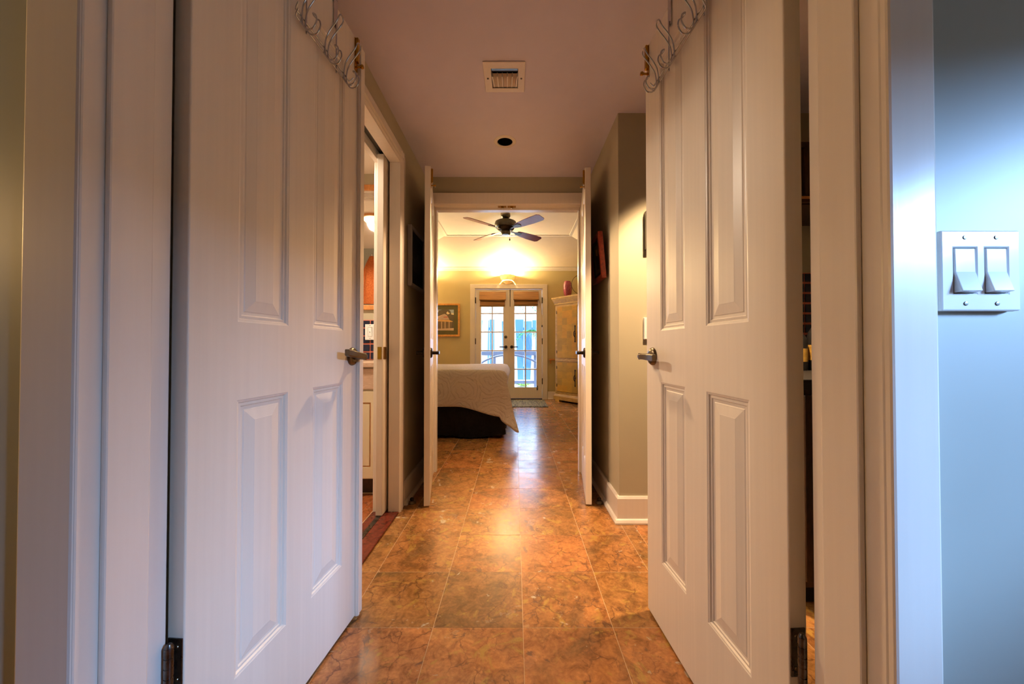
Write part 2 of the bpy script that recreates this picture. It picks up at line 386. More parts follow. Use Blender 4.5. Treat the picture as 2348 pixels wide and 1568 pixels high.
# hall ceiling with the openings of the vent and the recessed lamps
def holed_ceiling(x0, x1, y0, y1, z, z1, loops):
    b = MB(); bm = b.bm
    eds = []
    for lp in [[(x0, y0), (x1, y0), (x1, y1), (x0, y1)]] + loops:
        vs = [bm.verts.new((x, y, z)) for x, y in lp]
        eds += [bm.edges.new((vs[i], vs[(i + 1) % len(vs)])) for i in range(len(vs))]
    bmesh.ops.triangle_fill(bm, use_beauty=True, use_dissolve=False, edges=eds)
    r = bmesh.ops.extrude_face_region(bm, geom=list(bm.faces))
    bmesh.ops.translate(bm, verts=[g for g in r['geom'] if isinstance(g, bmesh.types.BMVert)], vec=(0, 0, z1 - z))
    return b
CAN1, CAN2 = (-.063, 2.25), (.86, 1.42)
circ = lambda c, r, n=28: [(c[0] + r * math.cos(2 * PI * i / n), c[1] + r * math.sin(2 * PI * i / n)) for i in range(n)]
VX0, VX1, VY0, VY1 = -.112, .014, 1.652, 1.778
struct(holed_ceiling(LX - .04, 1.75, .65, FY0, CZ, CZ + .03, [circ(CAN1, .05), circ(CAN2, .05), [(VX0, VY0), (VX1, VY0), (VX1, VY1), (VX0, VY1)]]).build('ceiling', M['ceil']), 'plain ceiling of the hall, tinted mauve for bounced daylight', 'ceiling')
struct(MB().box(-2.4, -.75, .65, FY0, 2.27, 2.3).build('ceiling', M['bathwhite']), 'white bathroom ceiling', 'ceiling')
# bedroom shell
FD0, FD1 = -.745, .515                     # french door opening
struct(MB().slab([BL - .1, FD0, FD1, BR + .1], [0, 2.055, BZ + .3], {(1, 0)}, BY, BY + .15).build('wall_far', M['bedwall']), 'sage bedroom wall with the glazed double doors', 'wall')
struct(MB().box(BL - .12, BL, FY1, BY, 0, BZ + .3).build('wall_left', M['bedwall']), 'sage bedroom wall behind the head of the bed', 'wall')
struct(MB().box(BR, BR + .12, FY1, BY, 0, BZ + .3).build('wall_right', M['bedwall']), 'sage bedroom wall behind the corner armoire', 'wall')
FX0, FX1, FYa, FYb, FZ = -1.08, .86, 3.95, 5.58, 2.70
b = MB(); bm = b.bm
lo = [bm.verts.new((x, y, BZ)) for x, y in ((BL, FY1), (BR, FY1), (BR, BY), (BL, BY))]
hi = [bm.verts.new((x, y, FZ)) for x, y in ((FX0, FYa), (FX1, FYa), (FX1, FYb), (FX0, FYb))]
for i in range(4): b.face((lo[i], lo[(i + 1) % 4], hi[(i + 1) % 4], hi[i]))
b.face(hi)
r_ = bmesh.ops.extrude_face_region(bm, geom=list(bm.faces)); bmesh.ops.translate(bm, verts=[g for g in r_['geom'] if isinstance(g, bmesh.types.BMVert)], vec=(0, 0, .05))
struct(b.build('ceiling', M['bedceil']), 'cream tray ceiling of the bedroom with sloping sides', 'ceiling')
# room the picture is taken from
NRX, NLX, NBY = 1.62, -2.0, -2.6
struct(MB().slab([NBY, -.62, .12, .54], [0, 1.00, 1.57, 2.6], {(1, 1)}, NRX, NRX + .12, 'X').build('wall_right', M['nearwall']), 'wall of the near room with its window', 'wall')
struct(MB().box(NLX - .1, NLX, NBY, .54, 0, 2.6).build('wall_left', M['nearwall']), 'left wall of the near room', 'wall')
struct(MB().box(NLX - .1, NRX + .12, NBY - .1, NBY, 0, 2.6).build('wall_back', M['nearwall']), 'wall of the near room behind the viewer', 'wall')
struct(MB().box(NLX - .1, NRX + .12, NBY - .1, .65, 2.6, 2.65).build('ceiling', M['ceil']), 'ceiling of the near room', 'ceiling')
win = thing('window_1', 'window of the near room that lights the opening', 'window', (NRX + .06, -.25, 1.00), kind='structure')
MB().slab([-.62, -.59, -.26, -.24, .09, .12], [1.00, 1.03, 1.54, 1.57], {(1, 1), (3, 1)}, NRX + .03, NRX + .09, 'X').build('window_frame', M['trim'], win)
for y0, y1 in ((-.59, -.26), (-.24, .09)): MB().box(NRX + .055, NRX + .06, y0, y1, 1.03, 1.54).build('pane', M['glass'], win)

# floor: base slab, then every tile of the stone floor
floor = struct(MB().box(-2.5, 2.1, NBY - .1, BY + .1, -.1, -.0007).build('floor', M['grout']), 'orange and brown travertine tile floor running from the hall into the bedroom', 'floor')
TX, TY, TW, TH, J = .027, 1.235, .305, .303, .0019
tile_me = None
def add_tile(x0, x1, y0, y1, mat, full, nm='tile'):
    global tile_me
    w_, h_ = x1 - x0 - J, y1 - y0 - J
    if w_ < .012 or h_ < .012: return
    if full and tile_me is not None: o = bpy.data.objects.new(nm, tile_me); C.objects.link(o)
    else:
        q = MB(); b_ = .0012
        q.prism([(-w_ / 2, -h_ / 2), (w_ / 2, -h_ / 2), (w_ / 2, h_ / 2), (-w_ / 2, h_ / 2)], -.004, -.0004)
        q.bm.faces.ensure_lookup_table(); top = [f for f in q.bm.faces if all(abs(v.co.z + .0004) < 1e-6 for v in f.verts)]
        r = bmesh.ops.inset_region(q.bm, faces=top, thickness=b_); 
        bmesh.ops.translate(q.bm, verts=list({v for f in top for v in f.verts}), vec=(0, 0, .0005))
        bmesh.ops.recalc_face_normals(q.bm, faces=q.bm.faces)
        me = bpy.data.meshes.new(nm); q.bm.to_mesh(me); q.bm.free(); me.materials.append(mat)
        if full: tile_me = me
        o = bpy.data.objects.new(nm, me); C.objects.link(o)
    o.parent = floor
    o.location = Vector(((x0 + x1) / 2, (y0 + y1) / 2, random.uniform(-.0004, .0002))) - floor.location
def tile_area(ax0, ax1, ay0, ay1, mat, skip=lambda x, y: False):
    for i in range(math.floor((ax0 - TX) / TW), math.ceil((ax1 - TX) / TW)):
        for j in range(math.floor((ay0 - TY) / TH), math.ceil((ay1 - TY) / TH)):
            x0, x1, y0, y1 = TX + i * TW, TX + (i + 1) * TW, TY + j * TH, TY + (j + 1) * TH
            cx0, cx1, cy0, cy1 = max(x0, ax0), min(x1, ax1), max(y0, ay0), min(y1, ay1)
            if cx1 <= cx0 or cy1 <= cy0 or skip((cx0 + cx1) / 2, (cy0 + cy1) / 2): continue
            full = mat is M['tile'] and abs(cx1 - cx0 - TW) < 1e-6 and abs(cy1 - cy0 - TH) < 1e-6
            add_tile(cx0, cx1, cy0, cy1, mat, full)
tile_area(LX, RX, .66, 2.86, M['tile'], lambda x, y: False)
tile_area(RX, 1.75, .66, 1.975, M['tile'])
tile_area(-1.05, BR, 2.86, BY, M['tile'], lambda x, y: (x < -.3 and y > 3.95) or (x > 1.0 and y < 4.2) or (x > 1.5 and y > 5.7) or x > 1.75)
tile_area(-1.75, -.83, 1.0, 2.36, M['redtile'])
struct(MB().box(NLX, NRX, NBY, .66, -.003, 0).build('floor', M['terra']), 'terracotta floor of the near room', 'floor')
struct(MB().box(BL, -1.05, FY1, BY, -.003, 0).build('floor', M['terra']), 'floor under the head of the bed', 'floor')

# near opening: jambs, stops, casings
t1 = thing('trim_1', 'white painted jambs and casings framing the near double doors', 'door frame', (-.05, .6, 0), kind='structure')
JL, JR = -.635, .535
for s, x in ((-1, JL), (1, JR)):
    MB().box(min(x, x + s * .019), max(x, x + s * .019), .522, .663 if s < 0 else .652, 0, 2.06).build('jamb', M['trim'], t1, bev=.003)
    MB().box(min(x, x - s * .009), max(x, x - s * .009), .553, .622, 0, 2.05).build('stop', M['trim'], t1, bev=.003)
MB().box(JL - .019, JR + .019, .522, .663, 2.045, 2.065).build('head_jamb', M['trim'], t1)
MB().box(-.717, JL - .001, .52, .54, 0, 2.13).build('casing', M['trim'], t1, bev=.004)
MB().box(JR + .001, .604, .512, .54, 0, 2.13).build('casing', M['trim'], t1, bev=.004)
MB().box(JL - .001, JR + .001, .515, .54, 2.06, 2.13).build('head_casing', M['trim'], t1)
# far opening
t2 = thing('trim_2', 'white painted frame of the doorway between hall and bedroom', 'door frame', (-.05, FY0, 0), kind='structure')
OL, OR = -.615, .50
for a, c in ((-.635, OL), (OR, .518)):
    MB().box(a, c, FY0 - .004, FY1 + .004, 0, 2.05).build('jamb', M['trim'], t2, bev=.002)
MB().box(OL, OR, FY0 - .004, FY1 + .004, 2.03, 2.05).build('head_jamb', M['trim'], t2, bev=.002)
MB().box(OL, OR, FY0 + .042, FY0 + .085, 2.012, 2.03).build('stop', M['trim'], t2, bev=.002)
for x0, x1 in ((OL, OL + .012), (OR - .012, OR)): MB().box(x0, x1, FY0 + .042, FY0 + .085, 0, 2.012).build('stop', M['trim'], t2, bev=.002)
MB().box(LX + .002, RX - .002, FY0 - .018, FY0, 2.035, 2.12).build('head_casing', M['trim'], t2, bev=.003)
for x0, x1 in ((LX + .002, OL - .005), (OR + .004, RX - .002)): MB().box(x0, x1, FY0 - .018, FY0, 0, 2.034).build('casing', M['trim'], t2, bev=.003)
for x in (-.098, -.026):
    q = MB(); q.box(x - .032, x + .032, FY0 + .006, FY0 + .036, 2.0265, 2.0295); q.lathe([(.001, -.014), (.009, -.012), (.009, 0), (.0, 0)], (x, FY0 + .02, 2.028), 12)
    q.build('strike_plate', M['brass'], t2, smooth=40, label='brass ball catch plate')
# bathroom doorway
t3 = thing('trim_3', 'moulded casing of the bathroom doorway in the left hall wall', 'door frame', (-.7, 1.73, 0), kind='structure')
def casing_profile(y0, sgn):               # (y, x) of a colonial casing seen in plan
    pr = [(0, 0), (0, .012), (.010, .018), (.018, .012), (.026, .012), (.034, .020), (.044, .013), (.085, .011), (.085, 0)]
    return [(LX + d, y0 + sgn * a) for a, d in pr]
MB().prism(casing_profile(2.092, 1), .0, 2.105).build('casing', M['trim'], t3)
MB().prism(casing_profile(1.368, -1), .0, 2.105).build('casing', M['trim'], t3)
q = MB(); pr = [(0, 0), (0, .012), (.010, .018), (.018, .012), (.026, .012), (.034, .020), (.044, .013), (.085, .011), (.085, 0)]
va = [q.bm.verts.new((LX + d, 1.368 - a, 2.035 + a)) for a, d in pr]; vb = [q.bm.verts.new((LX + d, 2.092 + a, 2.035 + a)) for a, d in pr]
for i in range(len(pr)): q.face((va[i], vb[i], vb[(i + 1) % len(pr)], va[(i + 1) % len(pr)]))
q.face(va); q.face(list(reversed(vb))); q.build('head_casing', M['trim'], t3)
MB().box(-.730, LX + .012, 2.082, 2.10, 0, 2.036).build('jamb', M['trim'], t3, bev=.002)
MB().box(-.818, -.788, 2.082, 2.10, 0, 2.036).build('jamb', M['trim'], t3, bev=.002)
MB().box(-.818, LX + .012, 1.36, 1.378, 0, 2.036).build('jamb', M['trim'], t3, bev=.002)
MB().box(-.730, LX + .012, 1.378, 2.082, 2.028, 2.045).build('head_jamb', M['trim'], t3, bev=.002)
MB().box(-.818, -.788, 1.378, 2.082, 2.028, 2.045).build('head_jamb', M['trim'], t3, bev=.002)
q = MB(); q.box(-.785, -.733, 1.378, 2.7, 2.075, 2.085); q.build('door_track', M['gunmetal'], t3, label='grey sliding door track in the head of the frame')
MB().box(-.822, -.812, 2.090, 2.19, 0, 2.10).build('casing', M['trim'], t3, bev=.003)
thr = struct(MB().box(-.818, LX + .01, 1.378, 2.082, -.002, .010).build('trim_4', M['marble'], bev=.003), 'dark red marble threshold of the bathroom doorway', 'threshold')
MB().box(-.772, -.748, 1.38, 2.08, .0095, .0125).build('floor_guide', M['steel'], thr)
# crown and ceiling mouldings of the bedroom
t5 = thing('trim_5', 'white picture rail where the bedroom wall meets the sloping ceiling', 'moulding', (0, BY - .02, BZ - .06), kind='structure')
MB().extrude_x([(BY, BZ - .062), (BY - .018, BZ - .062), (BY - .018, BZ - .016), (BY - .034, BZ - .008), (BY - .034, BZ + .004), (BY, BZ + .004)], BL, BR).build('rail', M['trim'], t5)
t6 = thing('trim_6', 'thin white moulding edging the flat top of the bedroom ceiling', 'moulding', (0, FYb, FZ), kind='structure')
MB().box(FX0 - .02, FX1 + .02, FYb - .012, FYb + .028, FZ - .006, FZ).build('rail', M['trim'], t6)
for x in (FX0, FX1): MB().box(x - .02, x + .02, FYa, FYb - .012, FZ - .006, FZ).build('rail', M['trim'], t6)
# baseboards
def baseboard(name, pts, label):
    """pts: plan polyline with the room on its right-hand side"""
    q = MB()
    def off(d):
        P = [Vector(p) for p in pts]; out = []
        for i, p in enumerate(P):
            ns = []
            if i: e = (P[i] - P[i - 1]).normalized(); ns.append(Vector((e.y, -e.x)))
            if i < len(P) - 1: e = (P[i + 1] - P[i]).normalized(); ns.append(Vector((e.y, -e.x)))
            n_ = ns[0] if len(ns) == 1 else (ns[0] + ns[1]) / (1 + ns[0].dot(ns[1]))
            out.append(p + n_ * d)
        return out
    prof = [(0, 0), (.030, 0), (.030, .008), (.024, .020), (.014, .024), (.014, .130), (.008, .142), (0, .142)]
    rows = [[q.bm.verts.new((p.x, p.y, z + .001)) for p in off(d)] for d, z in prof]
    for k in range(len(prof)):
        A, B = rows[k], rows[(k + 1) % len(prof)]
        for i in range(len(pts) - 1): q.face((A[i], A[i + 1], B[i + 1], B[i]))
    q.face([r[0] for r in rows]); q.face([r[-1] for r in rows])
    return struct(q.build(name, M['trim']), label, 'baseboard')
baseboard('baseboard_left', [(LX, 2.18), (LX, FY0 - .02)], 'white baseboard of the left hall wall, between the bathroom and bedroom doorways')
baseboard('baseboard_right', [(RX, FY0 - .02), (RX, 1.975), (1.75, 1.975)], 'tall white baseboard turning the corner of the right wall')
baseboard('baseboard_far', [(FD1 + .09, BY), (BR, BY)], 'low white baseboard beside the glazed doors')

# ------------------------------------------------------------------ doors
T = .035
def lever(door, u, z, side, dirn, tilt, o, mat, L=.125, sc=1.0):
    """lever set on the face: side +1 = hall face (y = 0), -1 = the other face; dirn -1 points to the hinge"""
    yf = 0 if side > 0 else o * T; s = -o * side            # s: outward direction of this face along local y
    q = MB()
    prof = [(.0, .012), (.017, .012), (.026, .010), (.0305, .005), (.0315, 0), (.0, 0)]
    q.lathe([(r * sc, h * s) for r, h in prof], (u, yf, z), 28, 'Y')
    ros = None
    arm = MB(); so = .050 * sc
    arm.lathe([(.0, 0.0), (.0115 * sc, 0.0), (.010 * sc, s * .03), (.0115 * sc, s * so), (.0, s * so)], (u, yf, z), 16, 'Y')
    # the bar: a flattened wedge that thickens away from the spindle
    n = 9; ring = []
    for i in range(n + 1):
        t = i / n; du = dirn * (L * t - .014); dz = math.tan(tilt) * L * t
        hh = (.0085 + .0030 * t) * (1 if i else .55); tt = (.0070 + .001 * t) * (1 if i else .6)
        if i == n: hh *= .9; tt *= .9
        cy = yf + s * (so - .004 - .004 * math.sin(PI * t))
        ring.append([arm.bm.verts.new((u + du, cy + a * tt, z + dz + c * hh)) for a, c in ((-1, -.75), (-.75, -1), (.75, -1), (1, -.75), (1, .75), (.75, 1), (-.75, 1), (-1, .75))])
    for A, B in zip(ring, ring[1:]):
        for k in range(8): arm.face((A[k], A[(k + 1) % 8], B[(k + 1) % 8], B[k]))
    arm.face(list(reversed(ring[0]))); arm.face(ring[-1])
    h = arm.build('lever_handle', mat, door, local=True, smooth=35, label='bronze lever handle')
    q.build('rosette', mat, h, local=True, smooth=40)
    return h
def hinge(door, z, o, jamb_u=-.012, h=.09, wrap=True):
    q = MB(); yk = o * .008; xk = -.020
    q.lathe([(.0, -h / 2 - .006), (.004, -h / 2 - .005), (.0065, -h / 2), (.0065, h / 2), (.004, h / 2 + .005), (.0, h / 2 + .006)], (xk, yk, z), 14)
    for k in range(5): q.lathe([(.0072, -h / 2 + k * h / 5 + .001), (.0072, -h / 2 + (k + 1) * h / 5 - .001)], (xk, yk, z), 14)
    q.box(-.0022, -.0002, min(o * .002, o * .030), max(o * .002, o * .030), z - h / 2, z + h / 2)
    hg = q.build('hinge', M['steel'], door, local=True, smooth=35, label='steel butt hinge')
    s_ = MB()
    for dz in (-.03, 0, .03): s_.lathe([(.0, -.0040), (.003, -.0036), (.0038, -.002), (.0, -.002)], (0, o * (.012 if dz else .022), z + dz), 10, 'X')
    s_.build('screw', M['bronze'], hg, local=True, smooth=40)
    return hg
def panel_door(name, label, org, u, o, W, mat_handle, H=2.035, cuts=None):
    d = thing(name, label, 'door', mat=frame_mat((org[0], org[1], .010), u), kind='structure')
    k = W / .604; xs = [0, .100 * k, .250 * k, .354 * k, .504 * k, W]; zs = [0, .226, .822, .998, 1.90, H]
    if cuts: xs = list(cuts)
    holes = {(i, j) for i in (1, 3) for j in (1, 3)}
    MB().slab(xs, zs, holes, 0, o * T).build('leaf', M['door'], d, local=True, bev=.0025)
    prof = [(-.001, .001), (.0035, .0020), (.006, .0060), (.012, .0048), (.0145, .0078), (.021, .0080), (.0235, .0066), (.0255, .0064), (.047, .0028), (.0485, .0024)]
    for i, j in sorted(holes):
        q = MB(); q.nested(xs[i], xs[i + 1], zs[j], zs[j + 1], prof, 0, o); q.nested(xs[i], xs[i + 1], zs[j], zs[j + 1], prof, o * T, -o)
        q.build('panel', M['door'], d, local=True)
    return d
HN_L, U_L = (-.6137, .6752), (.08614, .99628)
HN_R, U_R = (.5174, .6870), (-.05832, .9983)
d1 = panel_door('door_1', 'open white four-panel door on the left with a bronze lever, nearest to the viewer', HN_L, U_L, 1, .611, M['bronze'], cuts=(0, .112, .262, .366, .516, .611))
q = MB(); q.extrude_x([(-.0095, 0), (-.0095, 2.02), (0, 2.02), (0, 0)], .599, .634); q.extrude_x([(-.013, 0), (-.013, 2.02), (-.0095, 2.02), (-.0095, 0)], .601, .611)
q.build('astragal', M['door'], d1, local=True, bev=.002)
lever(d1, .574, .909, 1, -1, .12, 1, M['bronze']); lever(d1, .574, .909, -1, -1, 0, 1, M['bronze'])
hinge(d1, .355, 1); hinge(d1, 1.80, 1)
d2 = panel_door('door_2', 'open white four-panel door on the right with a bronze lever, nearest to the viewer', HN_R, U_R, -1, .630, M['bronze'], cuts=(0, .104, .258, .369, .516, .630))
lever(d2, .578, .909, 1, -1, -.02, -1, M['bronze']); lever(d2, .578, .909, -1, -1, 0, -1, M['bronze'])
hinge(d2, .365, -1); hinge(d2, 1.80, -1)
d3 = panel_door('door_3', 'white door standing open against the left wall at the bedroom doorway', (-.612, FY0 - .022), (.104, -.539), -1, .553, M['dbronze'])
lever(d3, .50, .909, 1, -1, 0, -1, M['dbronze']); lever(d3, .50, .909, -1, -1, 0, -1, M['dbronze'])
d4 = panel_door('door_4', 'white door standing open against the right wall at the bedroom doorway', (.497, FY0 - .022), (-.072, -.521), 1, .53, M['dbronze'])
lever(d4, .48, .909, 1, -1, 0, 1, M['dbronze']); lever(d4, .48, .909, -1, -1, 0, 1, M['dbronze'])
for d, o in ((d3, -1), (d4, 1)):
    for z in (.2, 1.8): hinge(d, z, o, h=.08)
def surface_bolt(door, u, o, z0=1.915, z1=2.03):
    s = -o; q = MB()
    q.box(u - .009, u + .009, min(0, s * .003), max(0, s * .003), z0, z1)
    q.box(u - .0065, u + .0065, min(s * .003, s * .012), max(s * .003, s * .012), z0 + .03, z1)
    b_ = q.build('surface_bolt', M['brass'], door, local=True, bev=.0012, label='brass surface bolt')
    k = MB(); k.lathe([(.0, s * .030), (.006, s * .029), (.0075, s * .024), (.005, s * .019), (.0035, s * .016), (.0035, s * .003), (.0, s * .003)], (u + .0, 0, z0 + .014), 14, 'Y')
    k.build('knob', M['brass'], b_, local=True, smooth=40)
surface_bolt(d1, .586, 1); surface_bolt(d2, .604, -1); surface_bolt(d3, .525, -1); surface_bolt(d4, .502, 1)
# pocket door
d5 = thing('door_5', 'white pocket door sliding out of the left wall at the bathroom', 'door', (-.7595, 2.02, .0), kind='structure')
MB().box(-.778, -.741, 2.02, 2.70, .014, 2.045).build('leaf', M['door'], d5, bev=.002)
MB().box(-.771, -.748, 2.0185, 2.0205, .885, .955).build('latch_plate', M['brass'], d5, bev=.001, label='brass edge pull')
MB().box(-.7412, -.7392, 2.027, 2.072, .885, .955).build('flush_pull', M['brass'], d5, bev=.001, label='brass flush pull')

# ------------------------------------------------------------------ glazed doors of the bedroom
t7 = thing('trim_7', 'wide cream casing around the glazed double doors', 'door frame', (-.115, BY, 0), kind='structure')
q = MB(); q.slab([-.834, FD0, FD1, .600], [0, 2.055, 2.135], {(1, 0)}, BY - .02, BY); q.build('casing', M['trim'], t7, bev=.003)
MB().slab([FD0, FD0 + .012, FD1 - .012, FD1], [0, 2.043, 2.055], {(1, 0)}, BY - .004, BY + .15).build('jamb', M['trim'], t7)
MB().box(FD0 + .012, FD1 - .012, BY - .005, BY + .14, -.001, .012).build('sill', M['dbronze'], t7)
def french_door(name, label, x0, x1, hinge_x, lock_x, dirn):
    d = thing(name, label, 'door', ((x0 + x1) / 2, BY + .02, .015), kind='structure')
    W = x1 - x0; g0, g1 = x0 + .104, x1 - .104; mw = .011; mid = (g0 + g1) / 2
    zs = [.015]; z = .222; rows = 5; ph = (1.925 - .222 - 4 * .022) / 5
    for r in range(rows): zs += [z, z + ph]; z += ph + .022
    zs.append(2.04)
    xs = [x0, g0, mid - mw, mid + mw, g1, x1]
    holes = {(i, j) for i in (1, 3) for j in range(1, len(zs) - 1, 2)}
    MB().slab(xs, zs, holes, BY + .004, BY + .044).build('leaf', M['trim'], d, bev=.003)
    for i, j in sorted(holes): MB().box(xs[i] - .003, xs[i + 1] + .003, BY + .022, BY + .026, zs[j] - .003, zs[j + 1] + .003).build('pane', M['glass'], d)
    for hz in (.28, 1.02, 1.78):
        MB().lathe([(.0, 0), (.008, 0), (.008, .11), (.0, .11)], (hinge_x, BY - .006, hz), 12).build('hinge', M['dbronze'], d, smooth=40)
    q = MB(); q.lathe([(.0, -.012), (.022, -.012), (.030, -.004), (.030, .004), (.0, .004)], (lock_x, BY, .905 + .065), 20, 'Y')
    h = MB(); h.lathe([(.0, -.05), (.011, -.05), (.011, 0), (.0, 0)], (lock_x, BY, .97), 14, 'Y'); h.box(min(lock_x, lock_x + dirn * .115), max(lock_x, lock_x + dirn * .115), BY - .055, BY - .042, .961, .979)
    hh = h.build('lever_handle', M['dbronze'], d, smooth=40, bev=.002, label='dark bronze lever handle'); q.build('rosette', M['dbronze'], hh, smooth=40)
    return d
d6 = french_door('door_6', 'glazed door half hidden by the bed, with a deadbolt above its lever', FD0 + .014, -.117, FD0 + .010, -.172, -1)
MB().lathe([(.0, -.016), (.016, -.016), (.026, -.008), (.028, .004), (.0, .004)], (-.172, BY, 1.155), 20, 'Y').build('deadbolt', M['gunmetal'], d6, smooth=40)
d7 = french_door('door_7', 'glazed door beside the armoire, in view down to the floor', -.113, FD1 - .014, FD1 - .010, -.062, 1)
MB().box(-.135, -.105, BY - .006, BY + .004, .015, 2.04).build('astragal', M['trim'], d7, bev=.002)
MB().box(-.096, -.086, BY - .004, BY + .004, 1.72, 2.04).build('bolt', M['dbronze'], d7, label='dark flush bolt at the top')
MB().lathe([(.0, 0), (.010, 0), (.010, .08), (.0, .08)], (.41, BY - .004, .17), 10).build('bolt', M['steel'], d7, smooth=40)
def bamboo_shade(label, x0, x1, ztop, zbot, sk=0.0):
    zm = ztop - .165
    s = thing('bamboo_shade', label, 'window shade', ((x0 + x1) / 2, BY - .03, zbot), group='bamboo shades on the glazed doors')
    f = lambda pts: pts
    q = MB(); q.extrude_x([(BY + .002, ztop), (BY - .018, ztop), (BY - .062, zm + .02), (BY - .062, zm), (BY - .045, zm), (BY - .006, ztop - .02)], x0, x1); q.build('valance', M['bamboo'], s)
    q = MB(); q.extrude_x([(BY - .006, ztop - .02), (BY - .030, zm - .005), (BY - .040, zm - .03), (BY - .048, zbot + .035), (BY - .046, zbot + .02), (BY - .008, zbot + .02)], x0 + .012, x1 - .018); q.build('folded_panel', M['bamboo'], s)
    q = MB(); q.extrude_x([(BY - .010, zbot + .022), (BY - .038, zbot + .022), (BY - .036, zbot), (BY - .012, zbot)], x0 + .006, x1 - .022); q.build('bottom_rail', M['oldwood'], s)
    return s
bamboo_shade('bamboo roman shade on the glazed door with the deadbolt', -.660, -.170, 1.995, 1.712)
sh = bamboo_shade('bamboo roman shade on the glazed door nearer the armoire', -.030, .440, 1.998, 1.722)
cd_ = MB(); cd_.tube([(.432, BY - .028, 1.90), (.475, BY - .030, 1.72), (.500, BY - .032, 1.55), (.498, BY - .032, 1.38)], .0025, 6)
c_ = cd_.build('pull_cord', M['oldwood'], sh); MB().lathe([(.0, -.024), (.010, -.02), (.013, 0), (.006, .02), (.0, .024)], (.498, BY - .032, 1.358), 12).build('cord_tassel', M['darkwood'], c_, smooth=50)

# ------------------------------------------------------------------ sconces (lamps over the glazed doors)
def sconce(x, label, power):
    z0 = 2.235; y0 = BY - .002
    s = thing('wall_sconce', label, 'wall lamp', (x, BY, 2.13), group='plaster wall sconces in the bedroom')
    q = MB(); q.lathe([(.098, z0 - .032), (.120, z0 - .01), (.140, z0 + .035), (.146, z0 + .062), (.140, z0 + .062), (.132, z0 + .035), (.112, z0 - .006), (.090, z0 - .024)], (x, y0, 0), 28, 'Z', PI, 2 * PI)
    q.build('bowl', M['ceramic2'], s, smooth=50)
    q = MB(); q.lathe([(.0, z0 - .102), (.03, z0 - .098), (.055, z0 - .082), (.082, z0 - .06), (.097, z0 - .043), (.088, z0 - .043), (.0, z0 - .06)], (x, y0, 0), 24, 'Z', PI, 2 * PI)
    q.build('lower_bowl', M['ceramic2'], s, smooth=50)
    MB().box(x - .05, x + .05, BY - .014, BY, z0 - .09, z0 + .05).build('backplate', M['ceramic'], s)
    MB().lathe([(.0, -.03), (.016, -.026), (.022, -.005), (.020, .012), (.0, .022)], (x, BY - .065, z0 + .030), 14).build('bulb', M['bulb'], s, smooth=60)
    light('sconce_lamp', 'POINT', (x, BY - .075, z0 + .075), power, (1.0, .74, .38), shadow_soft_size=.03)
    light('sconce_lamp', 'POINT', (x, BY - .065, z0 + .004), 1.6, (1.0, .74, .38), shadow_soft_size=.012)
    return s
sconce(-.140, 'plaster bowl sconce lit above the glazed double doors', 150)
sconce(-1.86, 'plaster bowl sconce lit on the wall over the bed', 240)

# ------------------------------------------------------------------ ceiling: recessed lamps, vent
def downlight(c, label, power, size, blend, aim=0):
    r = thing('recessed_downlight', label, 'ceiling lamp', (c[0], c[1], CZ), group='recessed ceiling lamps')
    q = MB(); q.lathe([(.047, .0), (.049, -.004), (.066, -.003), (.070, .0), (.070, .001), (.047, .001)], (c[0], c[1], CZ - .001), 32, cap=False); q.build('trim_ring', M['trim'], r, smooth=40)
    q = MB(); q.lathe([(.0475, 0), (.046, .02), (.044, .04), (.040, .10), (.0, .10), (.0, .104), (.0495, .104), (.0495, 0)], (c[0], c[1], CZ), 28, cap=False); q.build('baffle', M['dbronze'], r, smooth=40)
    q = MB(); q.lathe([(.0, .066), (.03, .068), (.036, .078), (.03, .098), (.0, .098)], (c[0], c[1], CZ), 20); q.build('lamp', M['ceramic'], r, smooth=40)
    light('downlight_lamp', 'SPOT', (c[0], c[1], CZ - .004), power, WARM, spot_size=math.radians(size), spot_blend=blend, shadow_soft_size=.035, rot=(math.radians(aim), 0, 0))
downlight(CAN1, 'round recessed lamp in the hall ceiling beyond the air vent', 110, 98, .4, -9)
downlight(CAN2, 'recessed lamp in the alcove ceiling behind the right door', 270, 66, .5, 18)
v = thing('ceiling_vent', 'square white air vent in the hall ceiling with a hinged scoop', 'air vent', (-.049, 1.712, CZ))
MB().slab([-.148, VX0, VX1, .047], [1.612, VY0, VY1, 1.806], {(1, 1)}, CZ - .006, CZ - .0005, 'Z').build('frame', M['trim'], v, bev=.003)
q = MB()
for (x0, x1, y0, y1) in ((VX0 - .002, VX0, VY0, VY1), (VX1, VX1 + .002, VY0, VY1), (VX0, VX1, VY0 - .002, VY0), (VX0, VX1, VY1, VY1 + .002)): q.box(x0, x1, y0, y1, CZ, CZ + .07)
q.box(VX0, VX1, VY0, VY1, CZ + .07, CZ + .072); q.build('duct_collar', M['black'], v)
q = MB(); n = 8; L0 = []
for i in range(n + 1):
    t = i / n; a = t * PI * .45; L0.append((VY0 + .001 + .048 * math.sin(a), CZ + .001 + .030 * (1 - math.cos(a))))
q.extrude_x(L0 + [(y, z + .002) for y, z in reversed(L0)], VX0 + .002, VX1 - .002); q.build('scoop', M['gunmetal'], v, smooth=40)
q = MB(); q.extrude_x([(VY1 - .002, CZ + .0), (VY1 - .002, CZ + .003), (VY0 + .072, CZ + .030), (VY0 + .070, CZ + .027)], VX0 + .002, VX1 - .002); q.build('deflector', M['trim'], v)
for i in range(6):
    x = VX0 + .010 + i * (VX1 - VX0 - .020) / 5; dx = (i - 2.5) * .003; q = MB()
    q.prism([(x - .0025 + dx, VY0 + .052), (x + .0025 + dx, VY0 + .052), (x + .0035, VY1 - .004), (x - .0035, VY1 - .004)], CZ - .003, CZ + .018); q.build('louver', M['trim'], v, bev=.001)
